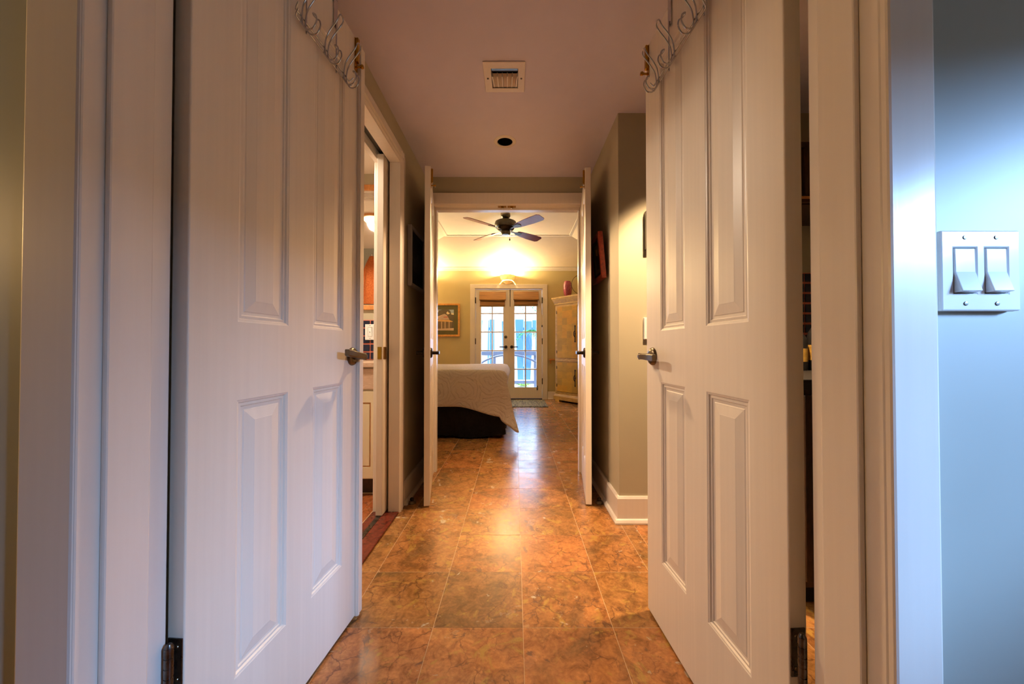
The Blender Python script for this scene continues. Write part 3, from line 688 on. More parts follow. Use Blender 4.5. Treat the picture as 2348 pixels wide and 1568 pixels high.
for x in (-.130, .030): MB().lathe([(.0, -.009), (.004, -.008), (.005, -.006), (.0, -.006)], (x, 1.712, CZ), 10).build('screw', M['steel'], v)

# ------------------------------------------------------------------ hook racks over the near doors
def hook_rack(label, door, o, us, u0, u1, vert):
    r = thing('hook_rack', label, 'hook rack', mat=door.matrix_basis @ Matrix.Translation((0, 0, 1.80)), group='over-door hook racks')
    s = -o; Z = lambda z: z - 1.80
    for k, z in enumerate((1.818, 1.836)):
        q = MB(); e = .012
        q.tube(crom([(u0 - e, s * .022, Z(z + .012)), (u0 - e * .6, s * .012, Z(z)), (u0 + .01, s * .010, Z(z)), ((u0 + u1) / 2, s * .010, Z(z)), (u1 - .01, s * .010, Z(z)), (u1 + e * .6, s * .012, Z(z)), (u1 + e, s * .022, Z(z + .012))], 4), .0022, 8)
        q.build('rail', M['chrome'], r, local=True, smooth=60)
    up = [(.012, -.012), (.015, .020), (.020, .038), (.034, .060), (.052, .082), (.060, .098)]
    dn = [(.014, .010), (.016, -.010), (.028, -.026), (.046, -.024), (.056, -.006), (.054, .010), (.046, .016)]
    for u in us:
        q = MB()
        for path, zb, wd in ((up, 1.828, .0095), (dn, 1.822, .0085)):
            P = [(u - wd * (.75 + .25 * min(1, i / 3)), s * y, Z(zb + z)) for i, (y, z) in enumerate(path)]
            y, z = path[-1]; P.append((u, s * (y - (.0 if path is up else .004)), Z(zb + z + (.008 if path is up else .003))))
            P += [(u + wd * (.75 + .25 * min(1, i / 3)), s * y, Z(zb + z)) for i, (y, z) in reversed(list(enumerate(path)))]
            q.tube(crom(P, 5), .0021, 8)
        q.build('hook', M['chrome'], r, local=True, smooth=60)
    for u in vert:
        q = MB(); q.tube([(u, s * .006, Z(1.812)), (u, s * .006, Z(1.97))], .0022, 8)
        q.box(u - .010, u + .010, min(s * .0015, s * .004), max(s * .0015, s * .004), Z(1.955), Z(2.052))
        q.box(u - .010, u + .010, min(s * .004, -s * .039), max(s * .004, -s * .039), Z(2.048), Z(2.0505))
        q.box(u - .010, u + .010, min(-s * .0365, -s * .039), max(-s * .0365, -s * .039), Z(2.0), Z(2.048))
        q.build('hanger', M['chrome'], r, local=True, smooth=40)
    return r
hook_rack('chrome wire hook rack hung over the left near door', d1, 1, (.295, .397, .498), .274, .520, (.317, .460))
hook_rack('chrome wire hook rack hung over the right near door', d2, -1, (.279, .399, .504), .239, .529, (.249, .439))

# ------------------------------------------------------------------ switch plates, pictures, door stops
def switch_plate(name, label, w_, h_, mat, gangs, toggles=True):
    p = thing(name, label, 'light switch' if toggles else 'outlet', mat=mat)      # local: x right, y into the wall, z up
    MB().box(-w_ / 2, w_ / 2, -.0, .008, -h_ / 2, h_ / 2).build('box', M['plate'], p, local=True, bev=.001)
    xs = [-w_ / 2]; holes = set()
    for g in range(gangs):
        c = (g - (gangs - 1) / 2) * .046; xs += [c - .0165, c + .0165]; holes.add((2 * g + 1, 1))
    xs.append(w_ / 2); e = .0025
    MB().slab(xs, [-h_ / 2, -.0335, .0335, h_ / 2], holes, -.0065, 0).build('plate', M['plate'], p, local=True, bev=.0022)
    for g in range(gangs):
        c = (g - (gangs - 1) / 2) * .046
        if toggles:
            q = MB(); q.extrude_x([(-.001, -.0325), (-.0155, -.0310), (-.0070, -.002), (-.0065, .0325), (-.001, .0325)], c - .0150, c + .0150); q.build('rocker', M['plate'], p, local=True, bev=.0012)
        else:
            q = MB(); q.box(c - .015, c + .015, -.009, -.001, -.032, .032); q.build('receptacle', M['plate'], p, local=True, bev=.002)
            q = MB(); q.lathe([(.0, -.0105), (.003, -.010), (.003, -.009), (.0, -.009)], (c, 0, 0), 10, 'Y'); q.build('socket', M['dbronze'], p, local=True)
        for dz in (-.0485, .0485):
            MB().lathe([(.0, -.0078), (.0028, -.0074), (.0034, -.0062), (.0, -.0062)], (c, 0, dz), 12, 'Y').build('screw', M['gunmetal'], p, local=True, smooth=40)
    return p
switch_plate('switch_plate', 'white double rocker switch on the blue-lit wall beside the right casing', .116, .118, frame_mat((.6815, .532, 1.0615), (1, 0)), 2)
switch_plate('switch_plate', 'white switch plate on the corner wall, edge showing past the right near door', .116, .118, frame_mat((.762, 1.967, 1.055), (1, 0)), 2)
def picture(name, label, mat, w_, h_, fr, frame_m, matt_m, border, art, depth=.028):
    """local: x along the wall, y into the wall (front at y = 0), z up from the lower edge"""
    p = thing(name, label, 'picture', mat=mat)
    MB().slab([-w_ / 2, -w_ / 2 + fr, w_ / 2 - fr, w_ / 2], [0, fr, h_ - fr, h_], {(1, 1)}, 0, depth).build('frame', frame_m, p, local=True, bev=.003)
    a, b2 = w_ / 2 - fr, h_ - 2 * fr
    MB().slab([-a, -a + border, a - border, a], [fr, fr + border, h_ - fr - border, h_ - fr], {(1, 1)}, .010, .014).build('mat_board', matt_m, p, local=True)
    q = MB().box(-a + border * .9, a - border * .9, .014, .020, fr + border * .9, h_ - fr - border * .9).build('print', art[0], p, local=True)
    for nm, m, poly, off in art[1:]:
        k = MB(); vs0 = [k.bm.verts.new((x, .0142 - off, z)) for x, z in poly]; vs1 = [k.bm.verts.new((x, .0142 - off - .0004, z)) for x, z in poly]
        k.face(vs0); k.face(vs1)
        for i in range(len(poly)): k.face((vs0[i], vs0[(i + 1) % len(poly)], vs1[(i + 1) % len(poly)], vs1[i]))
        k.build(nm, m, q, local=True)
    return p
grey_art = plain('night_print', (30, 34, 46)); olive_art = plain('olive_print', (96, 84, 40))
picture('framed_picture', 'silver-framed dark picture on the left hall wall behind the open door', frame_mat((LX + .030, 2.42, 1.340), (0, 1)), .34, .385, .022, M['silverframe'], plain('dark_mat', (26, 28, 36)), .03, [grey_art, ('skyline', plain('dim_roofs', (74, 72, 78)), [(-.08, .11), (.08, .11), (.08, .19), (.02, .24), (-.03, .19), (-.08, .2)], .001)])
tilt = Matrix.Translation((RX - .012, 2.30, 1.375)) @ Matrix.Rotation(-PI / 2, 4, 'Z') @ Matrix.Rotation(math.radians(5), 4, 'X')
picture('framed_picture', 'red-framed picture leaning out from the right hall wall', tilt @ Matrix.Translation((0, -.03, 0)), .26, .285, .030, M['redframe'], plain('black_mat', (30, 24, 18)), .02, [olive_art, ('flower', plain('dark_leaf', (44, 44, 20)), [(-.03, .08), (.04, .07), (.05, .16), (.0, .20), (-.04, .15)], .001), ('flower', plain('straw', (170, 140, 50)), [(-.02, .17), (.02, .16), (.02, .20), (-.02, .21)], .0015)])
picture('framed_picture', 'grey-framed picture on the corner wall, edge showing past the right near door', frame_mat((.875, 1.945, 1.485), (1, 0)), .33, .21, .02, M['gunmetal'], plain('pale_mat', (214, 204, 180)), .03, [plain('sepia_print', (150, 128, 90))])
def door_stop(x, y, label):
    s = thing('door_stop', label, 'door stop', (x, y, 0), group='floor door stops')
    MB().lathe([(.0, 0), (.024, 0), (.024, .006), (.019, .014), (.010, .018), (.0, .019)], (x, y, 0), 20).build('base', M['bronze'], s, smooth=40)
    MB().lathe([(.0, .018), (.011, .018), (.013, .028), (.009, .034), (.0, .036)], (x, y, 0), 16).build('bumper', M['dbronze'], s, smooth=50)
door_stop(-.630, 2.215, 'small bronze floor stop behind the open left door of the bedroom')
door_stop(.515, 2.215, 'small bronze floor stop behind the open right door of the bedroom')

# ------------------------------------------------------------------ ceiling fan
FC = (-.125, 4.75)
fan = thing('ceiling_fan', 'pewter ceiling fan with four cherry wood blades hanging in the bedroom', 'ceiling fan', (FC[0], FC[1], 2.345))
MB().lathe([(.0, 2.70), (.062, 2.70), (.060, 2.685), (.036, 2.664), (.016, 2.655), (.0, 2.655)], (*FC, 0), 24).build('canopy', M['gunmetal'], fan, smooth=50)
MB().lathe([(.0, 2.62), (.012, 2.62), (.012, 2.67), (.0, 2.67)], (*FC, 0), 14).build('downrod', M['gunmetal'], fan, smooth=50)
MB().lathe([(.0, 2.634), (.05, 2.634), (.115, 2.628), (.138, 2.616), (.145, 2.596), (.145, 2.556), (.132, 2.540), (.0, 2.538)], (*FC, 0), 36).build('motor_housing', M['gunmetal'], fan, smooth=40)
MB().lathe([(.0, 2.538), (.118, 2.538), (.105, 2.516), (.075, 2.500), (.0, 2.500)], (*FC, 0), 32).build('rotor', M['dbronze'], fan, smooth=40)
MB().lathe([(.0, 2.500), (.058, 2.500), (.064, 2.485), (.064, 2.462), (.050, 2.444), (.020, 2.438), (.0, 2.438)], (*FC, 0), 28).build('switch_housing', M['gunmetal'], fan, smooth=40)
q = MB(); q.tube([(FC[0] + .05, FC[1] - .04, 2.46), (FC[0] + .055, FC[1] - .045, 2.385)], .0022, 6); ch = q.build('pull_chain', M['brass'], fan)
MB().lathe([(.0, -.018), (.007, -.014), (.009, 0), (.004, .014), (.0, .016)], (FC[0] + .055, FC[1] - .045, 2.372), 10).build('chain_fob', M['darkwood'], ch, smooth=50)
for k in range(4):
    a = math.radians(43 + 90 * k); R = Matrix.Translation((FC[0], FC[1], 2.515)) @ Matrix.Rotation(a, 4, 'Z') @ Matrix.Rotation(math.radians(-13), 4, 'X')
    out = []
    for t in range(15):
        s_ = t / 14; x = .20 + .45 * s_; w_ = .048 + .020 * min(1, s_ * 1.8)
        if s_ > .93: w_ *= 1 - (s_ - .93) / .07 * .35
        if s_ < .06: w_ *= .8
        out.append((x, w_))
    poly = [(x, w_) for x, w_ in out] + [(x, -w_) for x, w_ in reversed(out)]
    q = MB(); q.prism(poly, -.003, .003); bmesh.ops.transform(q.bm, matrix=R, verts=q.bm.verts)
    bl = q.build('blade', M['cherry'], fan)
    q = MB(); q.prism([(.08, .014), (.16, .012), (.20, .034), (.262, .038), (.285, .010), (.285, -.010), (.262, -.038), (.20, -.034), (.16, -.012), (.08, -.014)], -.009, -.004); bmesh.ops.transform(q.bm, matrix=R, verts=q.bm.verts)
    q.build('blade_arm', M['dbronze'], bl, bev=.0015)

# ------------------------------------------------------------------ bed and bedspread
BX1, BY0, BY1_, BT = -.085, 3.74, 5.26, .715
bed = thing('bed', 'high bed with a black skirted base, its head against the bedroom left wall', 'bed', (-1.15, 4.5, 0))
q = MB(); bmq = q.bm; cols = []
path = [(-2.2, BY0 + .03), (BX1 - .06, BY0 + .03), (BX1 - .03, BY0 + .06), (BX1 - .03, BY1_ - .06), (BX1 - .06, BY1_ - .03), (-2.2, BY1_ - .03)]
dens = []
for (ax, ay), (bx_, by_) in zip(path, path[1:]):
    n = max(1, int(math.hypot(bx_ - ax, by_ - ay) / .035)); dens += [(ax + (bx_ - ax) * i / n, ay + (by_ - ay) * i / n) for i in range(n)]
dens.append(path[-1]); cxm, cym = -1.15, 4.5
for i, (x, y) in enumerate(dens):
    row = []
    for j in range(9):
        t = j / 8; z = .028 + .36 * t; wv = .012 * math.sin(i * .55) * (1 - t) + .006 * math.sin(i * 1.7 + j * .8) + random.uniform(-.003, .003)
        d = Vector((x - cxm, (y - cym))); d = Vector((0, -1)) if y < BY0 + .05 and x < BX1 - .07 else (Vector((1, 0)) if x > BX1 - .05 else d.normalized())
        row.append(bmq.verts.new((x + d.x * wv, y + d.y * wv, z + (.012 * math.sin(i * .35) if j == 0 else 0))))
    cols.append(row)
for A, B in zip(cols, cols[1:]):
    for j in range(8): q.face((A[j], B[j], B[j + 1], A[j + 1]))
q.build('bed_skirt', M['blackcloth'], bed, smooth=60)
MB().box(-2.2, BX1 - .07, BY0 + .07, BY1_ - .07, .10, .36).build('box_spring', M['black'], bed)
MB().box(-2.22, BX1 - .02, BY0 + .02, BY1_ - .02, .37, BT - .012).build('mattress', M['cream'], bed, bev=.04)
for x in (-2.12, BX1 - .16):
    for y in (BY0 + .15, BY1_ - .15): MB().lathe([(.0, .001), (.022, .001), (.028, .10), (.0, .10)], (x, y, 0), 12).build('leg', M['darkwood'], bed)
# bedspread
R_, HX, = .075, .60
def drop(d, sl=.06):                               # distance past the edge -> (outward, down)
    q_ = R_ * PI / 2
    if d <= 0: return 0, 0
    if d < q_: a = d / R_; return R_ * math.sin(a), R_ * (1 - math.cos(a))
    return R_ + sl * (d - q_), R_ + (d - q_) * (1 - sl * sl * .5)
def hang(x): t = min(1, max(0, (x + .62) / .55)); return .415 + .11 * t * t * (3 - 2 * t)
q = MB(); NXs, NYs = 96, 84; grid = []
ex, ey0, ey1 = BX1 - R_ + .005, BY0 + R_ - .005, BY1_ - R_
for i in range(NXs + 1):
    sx = -2.21 + (ex + HX + 2.21) * i / NXs; dx = max(0, sx - ex); hn = hang(min(sx, ex)); row = []
    for j in range(NYs + 1):
        sy = (ey0 - hn) + (ey1 + .45 - ey0 + hn) * j / NYs
        dyn = max(0, ey0 - sy); dyf = max(0, sy - ey1)
        x, y, z = min(sx, ex), min(max(sy, ey0), ey1), BT
        dy, sg = (dyn, -1) if dyn else (dyf, 1)
        r = math.hypot(dx, dy)
        if dx > 0 and dy > 0:            # round the corner of the cloth off
            th = math.atan2(dx, dy); full_y = hn if dyn else .45
            sq = min(HX / max(1e-6, math.sin(th)), full_y / max(1e-6, math.cos(th)))
            lim = full_y + (HX - full_y) * th / (PI / 2) + (.125 if dyn else .05) * math.sin(2 * th)
            f_ = lim / sq; dx *= f_; dy *= f_; r *= f_
        if r > 0:
            cn = min(dx, dy) / r * 1.414; o_, dn_ = drop(r, .05 + .20 * cn + .11 * dx / r); ux, uy = dx / r, sg * dy / r
            fold = .0
            fold = .05 * math.sin(4 * math.atan2(dx, dy)) * min(1, r / .5) * min(1, max(0, min(dx, dy) - .04) / .16)
            x += ux * (o_ + .02 * (r > .3) * (r - .3)) + fold * uy * -1; y += uy * o_ + fold * ux * .6; z -= dn_
        if r > .12 and min(dx, dy) < .03:
            y += .014 * math.sin(sx * 9 + 1.0) * min(1, dy * 2.5); x += .010 * math.sin(sy * 8) * min(1, dx * 2)
        else: z += .004 * math.sin(sx * 5 + sy * 3)
        z = max(z, .012 + .01 * random.random())
        row.append(q.bm.verts.new((x, y, z)))
    grid.append(row)
for A, B in zip(grid, grid[1:]):
    for j in range(NYs): q.face((A[j], B[j], B[j + 1], A[j + 1]))
sp = q.build('bedspread', M['spread'], smooth=180)
md = sp.modifiers.new('thick', 'SOLIDIFY'); md.thickness = .006; md.offset = 1
tag(sp, 'pale quilted bedspread draped over the bed with a corner reaching the floor', 'bedspread')

# ------------------------------------------------------------------ rug, armoire, ornaments
rug = thing('rug', 'small woven olive mat on the floor before the glazed doors', 'rug', (.05, 6.15, 0))
MB().box(-.52, .53, 5.80, 6.58, .0006, .010).build('pile', M['rug'], rug, bev=.003)
q = MB()
for i in range(44):
    for y0, y1 in ((5.785, 5.801), (6.579, 6.595)):
        x = -.515 + i * .0238; q.box(x, x + .012, y0, y1, .001, .005)
fr = q.build('fringe', M['rug'], rug); fr['kind'] = 'stuff'
AM = frame_mat((.722, 6.465, 0), (.61, -.79)); AI = AM.inverted()
arm = thing('armoire', 'tall corner armoire of golden patched veneer to the right of the glazed doors', 'armoire', mat=AM)
lp = lambda x, y: tuple((AI @ Vector((x, y, 0)))[:2])
AW = 1.085
def corner(off): return [(-off, -off), (AW + off, -off), lp(1.96, 5.62 - off), lp(1.96, 6.655), lp(.79 - off, 6.655)]
MB().prism(corner(0), .13, 1.72).build('body', M['oldwood'], arm, local=True, bev=.004)
q = MB(); q.prism(corner(.025), .035, .10); q.prism(corner(.025), .10, .135, corner(.008)); q.build('plinth', M['oldwood'], arm, local=True, bev=.003)
for x in (.02, AW - .12): MB().box(x, x + .10, -.025, .05, .0, .036).build('foot', M['oldwood'], arm, local=True)
q = MB(); q.prism(corner(.012), 1.715, 1.745); q.prism(corner(.014), 1.745, 1.80, corner(.036)); q.prism(corner(.040), 1.80, 1.818); q.prism(corner(.048), 1.818, 1.850); q.build('cornice', M['oldwood'], arm, local=True, bev=.003)
MB().box(.02, AW - .02, -.016, .0, .715, .755).build('middle_rail', M['oldwood'], arm, local=True, bev=.005)
for (z0, z1, hz) in ((.775, 1.675, 1.19), (.185, .700, .44)):
    for i in (0, 1):
        x0, x1 = (.055, AW / 2 - .004) if i == 0 else (AW / 2 + .004, AW - .055)
        dr = MB().box(x0, x1, -.012, .0, z0, z1).build('door', M['veneer'], arm, local=True, bev=.004)
        hx = AW / 2 + (-.055 if i == 0 else .055); q = MB()
        q.prism([(-.008 + hx, -.016), (.008 + hx, -.016), (.008 + hx, -.012), (-.008 + hx, -.012)], hz - .13, hz + .13)
        for dz in (-.13, 0, .13): q.lathe([(.0, -.020), (.012, -.018), (.016, -.012), (.0, -.012)], (hx, 0, hz + dz), 12, 'Y')
        q.tube(crom([(hx, -.016, hz - .055), (hx, -.040, hz - .03), (hx, -.044, hz), (hx, -.040, hz + .03), (hx, -.016, hz + .055)], 4), .006, 8)
        q.build('pull', M['iron'], dr, local=True, smooth=40, label='black iron pull')
        ex_ = x0 - .004 if i == 0 else x1 + .004
        for zz in (z0 + .08, z1 - .12): MB().box(ex_ - .006, ex_ + .006, -.016, -.004, zz, zz + .05).build('hinge', M['iron'], dr, local=True)
vz = 1.8505
vase = MB().lathe([(.0, 0), (.048, 0), (.054, .006), (.070, .07), (.078, .15), (.074, .21), (.058, .262), (.050, .274), (.044, .274), (.050, .258), (.064, .205), (.066, .15), (.058, .08), (.0, .012)], (.925, 6.33, vz), 32).build('vase', M['pinkglaze'], smooth=60)
tag(vase, 'barrel-shaped pink crackle vase on top of the armoire', 'vase')
orn = thing('hoop_ornament', 'thin metal hoop with coral pendants standing on the armoire', 'ornament', (1.14, 6.06, vz))
q = MB(); q.tube([(1.118 + .165 * math.cos(t), 6.06, vz + .170 + .165 * math.sin(t)) for t in [2 * PI * i / 40 for i in range(40)]], .004, 8, True); q.build('hoop', M['iron'], orn, smooth=60)
q = MB(); q.lathe([(.0, 0), (.05, 0), (.05, .006), (.0, .008)], (1.118, 6.06, vz), 18); q.build('foot', M['iron'], orn)
q = MB(); q.lathe([(.0, -.02), (.012, -.016), (.014, .0), (.008, .014), (.0, .018)], (1.10, 6.06, vz + .334), 12); q.build('bead', M['pink'], orn, smooth=60)
q = MB(); q.tube([(1.092, 6.055, vz + .33), (1.086, 6.055, vz + .14)], .0055, 6); q.build('cord', M['pink'], orn)
q = MB(); q.lathe([(.0, .0), (.026, .004), (.022, .04), (.016, .085), (.010, .10), (.0, .102)], (1.085, 6.055, vz + .05), 14); q.build('pendant', M['pink'], orn, smooth=60)
ws = thing('wall_shelf', 'little wooden shelf on the wall between the glazed doors and the armoire', 'shelf', (.66, BY, .69))
MB().box(.632, .735, BY - .05, BY, .722, .748).build('board', M['oak'], ws, bev=.003)
MB().prism([(.648, BY), (.648, BY - .03), (.665, BY - .03), (.665, BY)], .66, .722).build('bracket', M['oak'], ws)
# painting of a porch house
hp = dict(sky=plain('painted_sky', (176, 190, 206)), cloud=plain('painted_cloud', (246, 228, 190)), tree=plain('painted_trees', (92, 82, 66)), gable=plain('painted_gable', (196, 172, 156)), roof=plain('painted_roof', (226, 196, 172)), awn=plain('painted_awning', (226, 178, 112)), wall=plain('painted_wall', (120, 98, 74)), post=plain('painted_post', (206, 180, 146)), street=plain('painted_street', (212, 184, 158)), sign=plain('painted_sign', (186, 112, 96)))
X = lambda px: (px - 1181) / 826 * BY; Zp = lambda py: .948 + (798 - py) / 826 * BY
def pxy(cx, cy): return (985 + cx * 80 / 1254, 680 + cy * 100 / 1568)
PW, PH = .76, .612; pcx, pz0 = X(1054.5) - PW / 2, Zp(771.5)
def pp(pts): return [(X(pxy(a, b)[0]) - pcx, Zp(pxy(a, b)[1]) - pz0) for a, b in pts]
art = [hp['sky'],
       ('painted_cloud', hp['cloud'], pp([(60, 500), (320, 520), (300, 570), (180, 640), (60, 620)]), .0002),
       ('painted_cloud', hp['cloud'], pp([(770, 600), (885, 590), (885, 660), (775, 650)]), .0002),
       ('painted_trees', hp['tree'], pp([(-250, 730), (60, 660), (220, 560), (320, 560), (330, 500), (460, 470), (690, 470), (760, 540), (780, 640), (885, 660), (885, 1150), (-250, 1150)]), .0004),
       ('painted_cloud', hp['cloud'], pp([(600, 590), (650, 530), (690, 580), (730, 590), (700, 630), (640, 640)]), .0008),
       ('painted_wall', hp['wall'], pp([(-250, 880), (820, 900), (780, 1170), (-250, 1190)]), .0008),
       ('painted_gable', hp['gable'], pp([(330, 740), (540, 620), (620, 660), (720, 830), (320, 830)]), .0012),
       ('painted_roof', hp['roof'], pp([(-250, 850), (130, 750), (360, 690), (540, 615), (330, 745), (320, 800), (-250, 880)]), .0014),
       ('painted_sign', hp['sign'], pp([(500, 720), (655, 710), (660, 755), (510, 760)]), .0016),
       ('painted_awning', hp['awn'], pp([(-250, 870), (150, 830), (330, 830), (700, 840), (845, 890), (820, 910), (330, 890), (140, 900), (-250, 930)]), .0018)]
for a in (150, 230, 420, 545, 690): art.append(('painted_post', hp['post'], pp([(a, 900), (a + 32, 900), (a + 32, 1170), (a, 1170)]), .0022))
art.append(('painted_street', hp['street'], pp([(-250, 1180), (885, 1130), (885, 1250), (-250, 1250)]), .0026))
picture('framed_picture', 'honey-framed painting of a porch house on the bedroom wall above the bed', frame_mat((pcx, BY - .026, pz0), (1, 0)), PW, PH, .034, M['goldwood'], plain('moss_mat', (88, 84, 48)), .078, art, depth=.024)

# ------------------------------------------------------------------ bathroom seen past the left door
van = thing('vanity_cabinet', 'pale bathroom vanity with a drawer over a panelled door, seen past the left door', 'cabinet', (-1.25, 2.5, 0))
VA0, VA1, VYf = -1.72, -.84, 2.30
MB().box(VA0, VA1, VYf + .02, FY0 - .002, .11, .825).build('body', M['cream'], van)
MB().box(VA0, VA1, VYf + .08, FY0 - .002, .0, .11).build('toe_kick', M['darkwood'], van)
for i in range(2):
    x0 = VA0 + .01 + i * .435; x1 = x0 + .425
    dr = MB().box(x0, x1, VYf, VYf + .02, .685, .818).build('drawer', M['palewood'], van, bev=.003)
    MB().lathe([(.0, -.026), (.012, -.024), (.014, -.016), (.006, -.006), (.006, 0), (.0, 0)], ((x0 + x1) / 2, VYf, .75), 14, 'Y').build('knob', M['bronze'], dr, smooth=40)
    dd = MB().slab([x0, x0 + .07, x1 - .07, x1], [.12, .19, .60, .672], {(1, 1)}, VYf, VYf + .02).build('door', M['cream'], van, bev=.002)
    MB().box(x0 + .062, x1 - .062, VYf + .010, VYf + .016, .182, .608).build('panel', M['oak'], dd)
    MB().box(x0 + .078, x1 - .078, VYf + .004, VYf + .011, .198, .592).build('raised_field', M['cream'], dd, bev=.003)
ct = MB().box(VA0 - .01, VA1 + .01, VYf - .02, FY0 - .001, .826, .858).build('countertop', M['palewood'], bev=.004); tag(ct, 'pale countertop over the bathroom vanity', 'countertop')
def tiled_splash(label, x0, x1, z0, z1, y, step, holes=lambda x, z: False):
    s = thing('tile_backsplash', label, 'backsplash', ((x0 + x1) / 2, y, z0))
    MB().box(x0, x1, y - .006, y - .001, z0, z1).build('grout_bed', M['pinkgrout'], s)
    me = None; n, m = int((x1 - x0) / step), int((z1 - z0) / step)
    for i in range(n):
        for j in range(m):
            cx, cz = x0 + (i + .5) * (x1 - x0) / n, z0 + (j + .5) * (z1 - z0) / m
            if holes(cx, cz): continue
            if me is None:
                q = MB(); h = step / 2 - .004; q.box(-h, h, -.004, .003, -h, h); bmesh.ops.recalc_face_normals(q.bm, faces=q.bm.faces)
                me = bpy.data.meshes.new('tile'); q.bm.to_mesh(me); q.bm.free(); me.materials.append(M['navy'])
            o = bpy.data.objects.new('tile', me); C.objects.link(o); o.parent = s
            o.location = Vector((cx, y - .007, cz)) - s.location
    return s
tiled_splash('navy tiles with coral joints behind the bathroom vanity', -1.55, -.86, .860, 1.160, FY0, .0575)
switch_plate('outlet_plate', 'white outlet plate over the navy tiles of the bathroom', .075, .118, frame_mat((-1.085, FY0 - .021, 1.068), (1, 0)), 1, False)
mir = thing('wall_mirror', 'oak-framed mirror over the bathroom vanity, seen past the left door', 'mirror', (-1.27, FY0, 1.235))
MB().slab([-1.66, -1.622, -.90, -.862], [1.235, 1.272, 2.140, 2.180], {(1, 1)}, FY0 - .024, FY0 - .001).build('frame', M['oak'], mir, bev=.003)
MB().box(-1.624, -.898, FY0 - .012, FY0 - .006, 1.270, 2.142).build('glass', M['mirror'], mir)
# towel on the wall seen in the mirror
tw = thing('hanging_towel', 'orange terry towel hanging in the bathroom, seen in the mirror', 'towel', (-1.86, .67, 1.5))
q = MB(); rings = []
for k in range(15):
    t = k / 14; z = 2.14 - .62 * t; wd = .03 + .135 * min(1, t * 1.5) ** .8; dp = .022 + .03 * math.sin(PI * min(1, t * 1.1)); ring = []
    for i in range(28):
        a = 2 * PI * i / 28; f = 1 + .22 * math.sin(7 * a + 1.6 * t) * min(1, t * 2)
        ring.append(q.bm.verts.new((-1.86 + wd * math.cos(a) * f, .745 + dp * math.sin(a) * f, z)))
    rings.append(ring)
for A, B in zip(rings, rings[1:]):
    for i in range(28): q.face((A[i], A[(i + 1) % 28], B[(i + 1) % 28], B[i]))
q.face(rings[0]); q.face(list(reversed(rings[-1]))); q.build('cloth', M['towel'], tw, smooth=70)
q = MB(); q.tube(crom([(-1.86, .652, 2.13), (-1.86, .70, 2.12), (-1.86, .745, 2.13), (-1.86, .755, 2.165)], 4), .006, 8); q.build('hook', M['chrome'], tw)
bl = thing('bathroom_ceiling_light', 'glowing bathroom ceiling light with a wooden rim, seen in the mirror', 'ceiling lamp', (-1.42, 1.80, 2.27))
MB().lathe([(.0, 2.269), (.115, 2.269), (.115, 2.245), (.10, 2.245), (.10, 2.26), (.0, 2.262)], (-1.42, 1.80, 0), 32).build('rim', M['oak'], bl, smooth=40)
MB().lathe([(.10, 2.252), (.099, 2.230), (.08, 2.212), (.045, 2.202), (.0, 2.199)], (-1.42, 1.80, 0), 32).build('diffuser', M['bathlamp'], bl, smooth=60)
light('bathroom_lamp', 'SPOT', (-1.42, 1.80, 2.192), 120, (1, .82, .62), shadow_soft_size=.06, spot_size=math.radians(168), spot_blend=.3)
bv = thing('bathroom_vent', 'white louvred vent in the bathroom ceiling, seen in the mirror', 'air vent', (-1.25, 2.32, 2.268))
MB().slab([-1.39, -1.36, -1.14, -1.11], [2.22, 2.25, 2.40, 2.43], {(1, 1)}, 2.258, 2.269, 'Z').build('frame', M['trim'], bv)
for k in range(6): MB().box(-1.36, -1.14, 2.256 + k * .025, 2.268 + k * .025, 2.260, 2.266).build('louver', M['trim'], bv)

# ------------------------------------------------------------------ alcove glimpsed through the gap of the right door
uc = thing('wall_cabinet', 'dark wooden wall cabinet glimpsed behind the right door', 'cabinet', (1.4, 1.82, 1.62))
MB().box(1.05, 1.748, 1.68, 1.973, 1.62, 1.912).build('body', M['darkwood'], uc)
for x0, x1 in ((1.055, 1.396), (1.402, 1.743)): MB().slab([x0, x0 + .05, x1 - .05, x1], [1.625, 1.66, 1.88, 1.907], {(1, 1)}, 1.662, 1.68).build('door', M['darkwood'], uc, bev=.002)
MB().box(1.05, 1.748, 1.655, 1.68, 1.640, 1.650).build('edge_strip', M['oak'], uc)
tiled_splash('dark tiles with coral joints in the alcove behind the right door', .95, 1.74, .86, 1.36, 1.974, .052)
bc = thing('base_cabinet', 'dark wooden base cabinet in the alcove behind the right door', 'cabinet', (1.4, 1.8, 0))
MB().box(1.02, 1.748, 1.30, 1.944, .09, .80).build('body', M['darkwood'], bc, bev=.003)
MB().box(1.04, 1.748, 1.36, 1.944, .0, .09).build('toe_kick', M['black'], bc)
for x0, x1 in ((1.03, 1.38), (1.388, 1.738)): MB().box(x0, x1, 1.282, 1.30, .12, .78).build('door', M['darkwood'], bc, bev=.003)
ac = MB().box(1.005, 1.749, 1.265, 1.966, .801, .838).build('countertop', M['black'], bev=.003); tag(ac, 'black countertop in the alcove behind the right door', 'countertop')
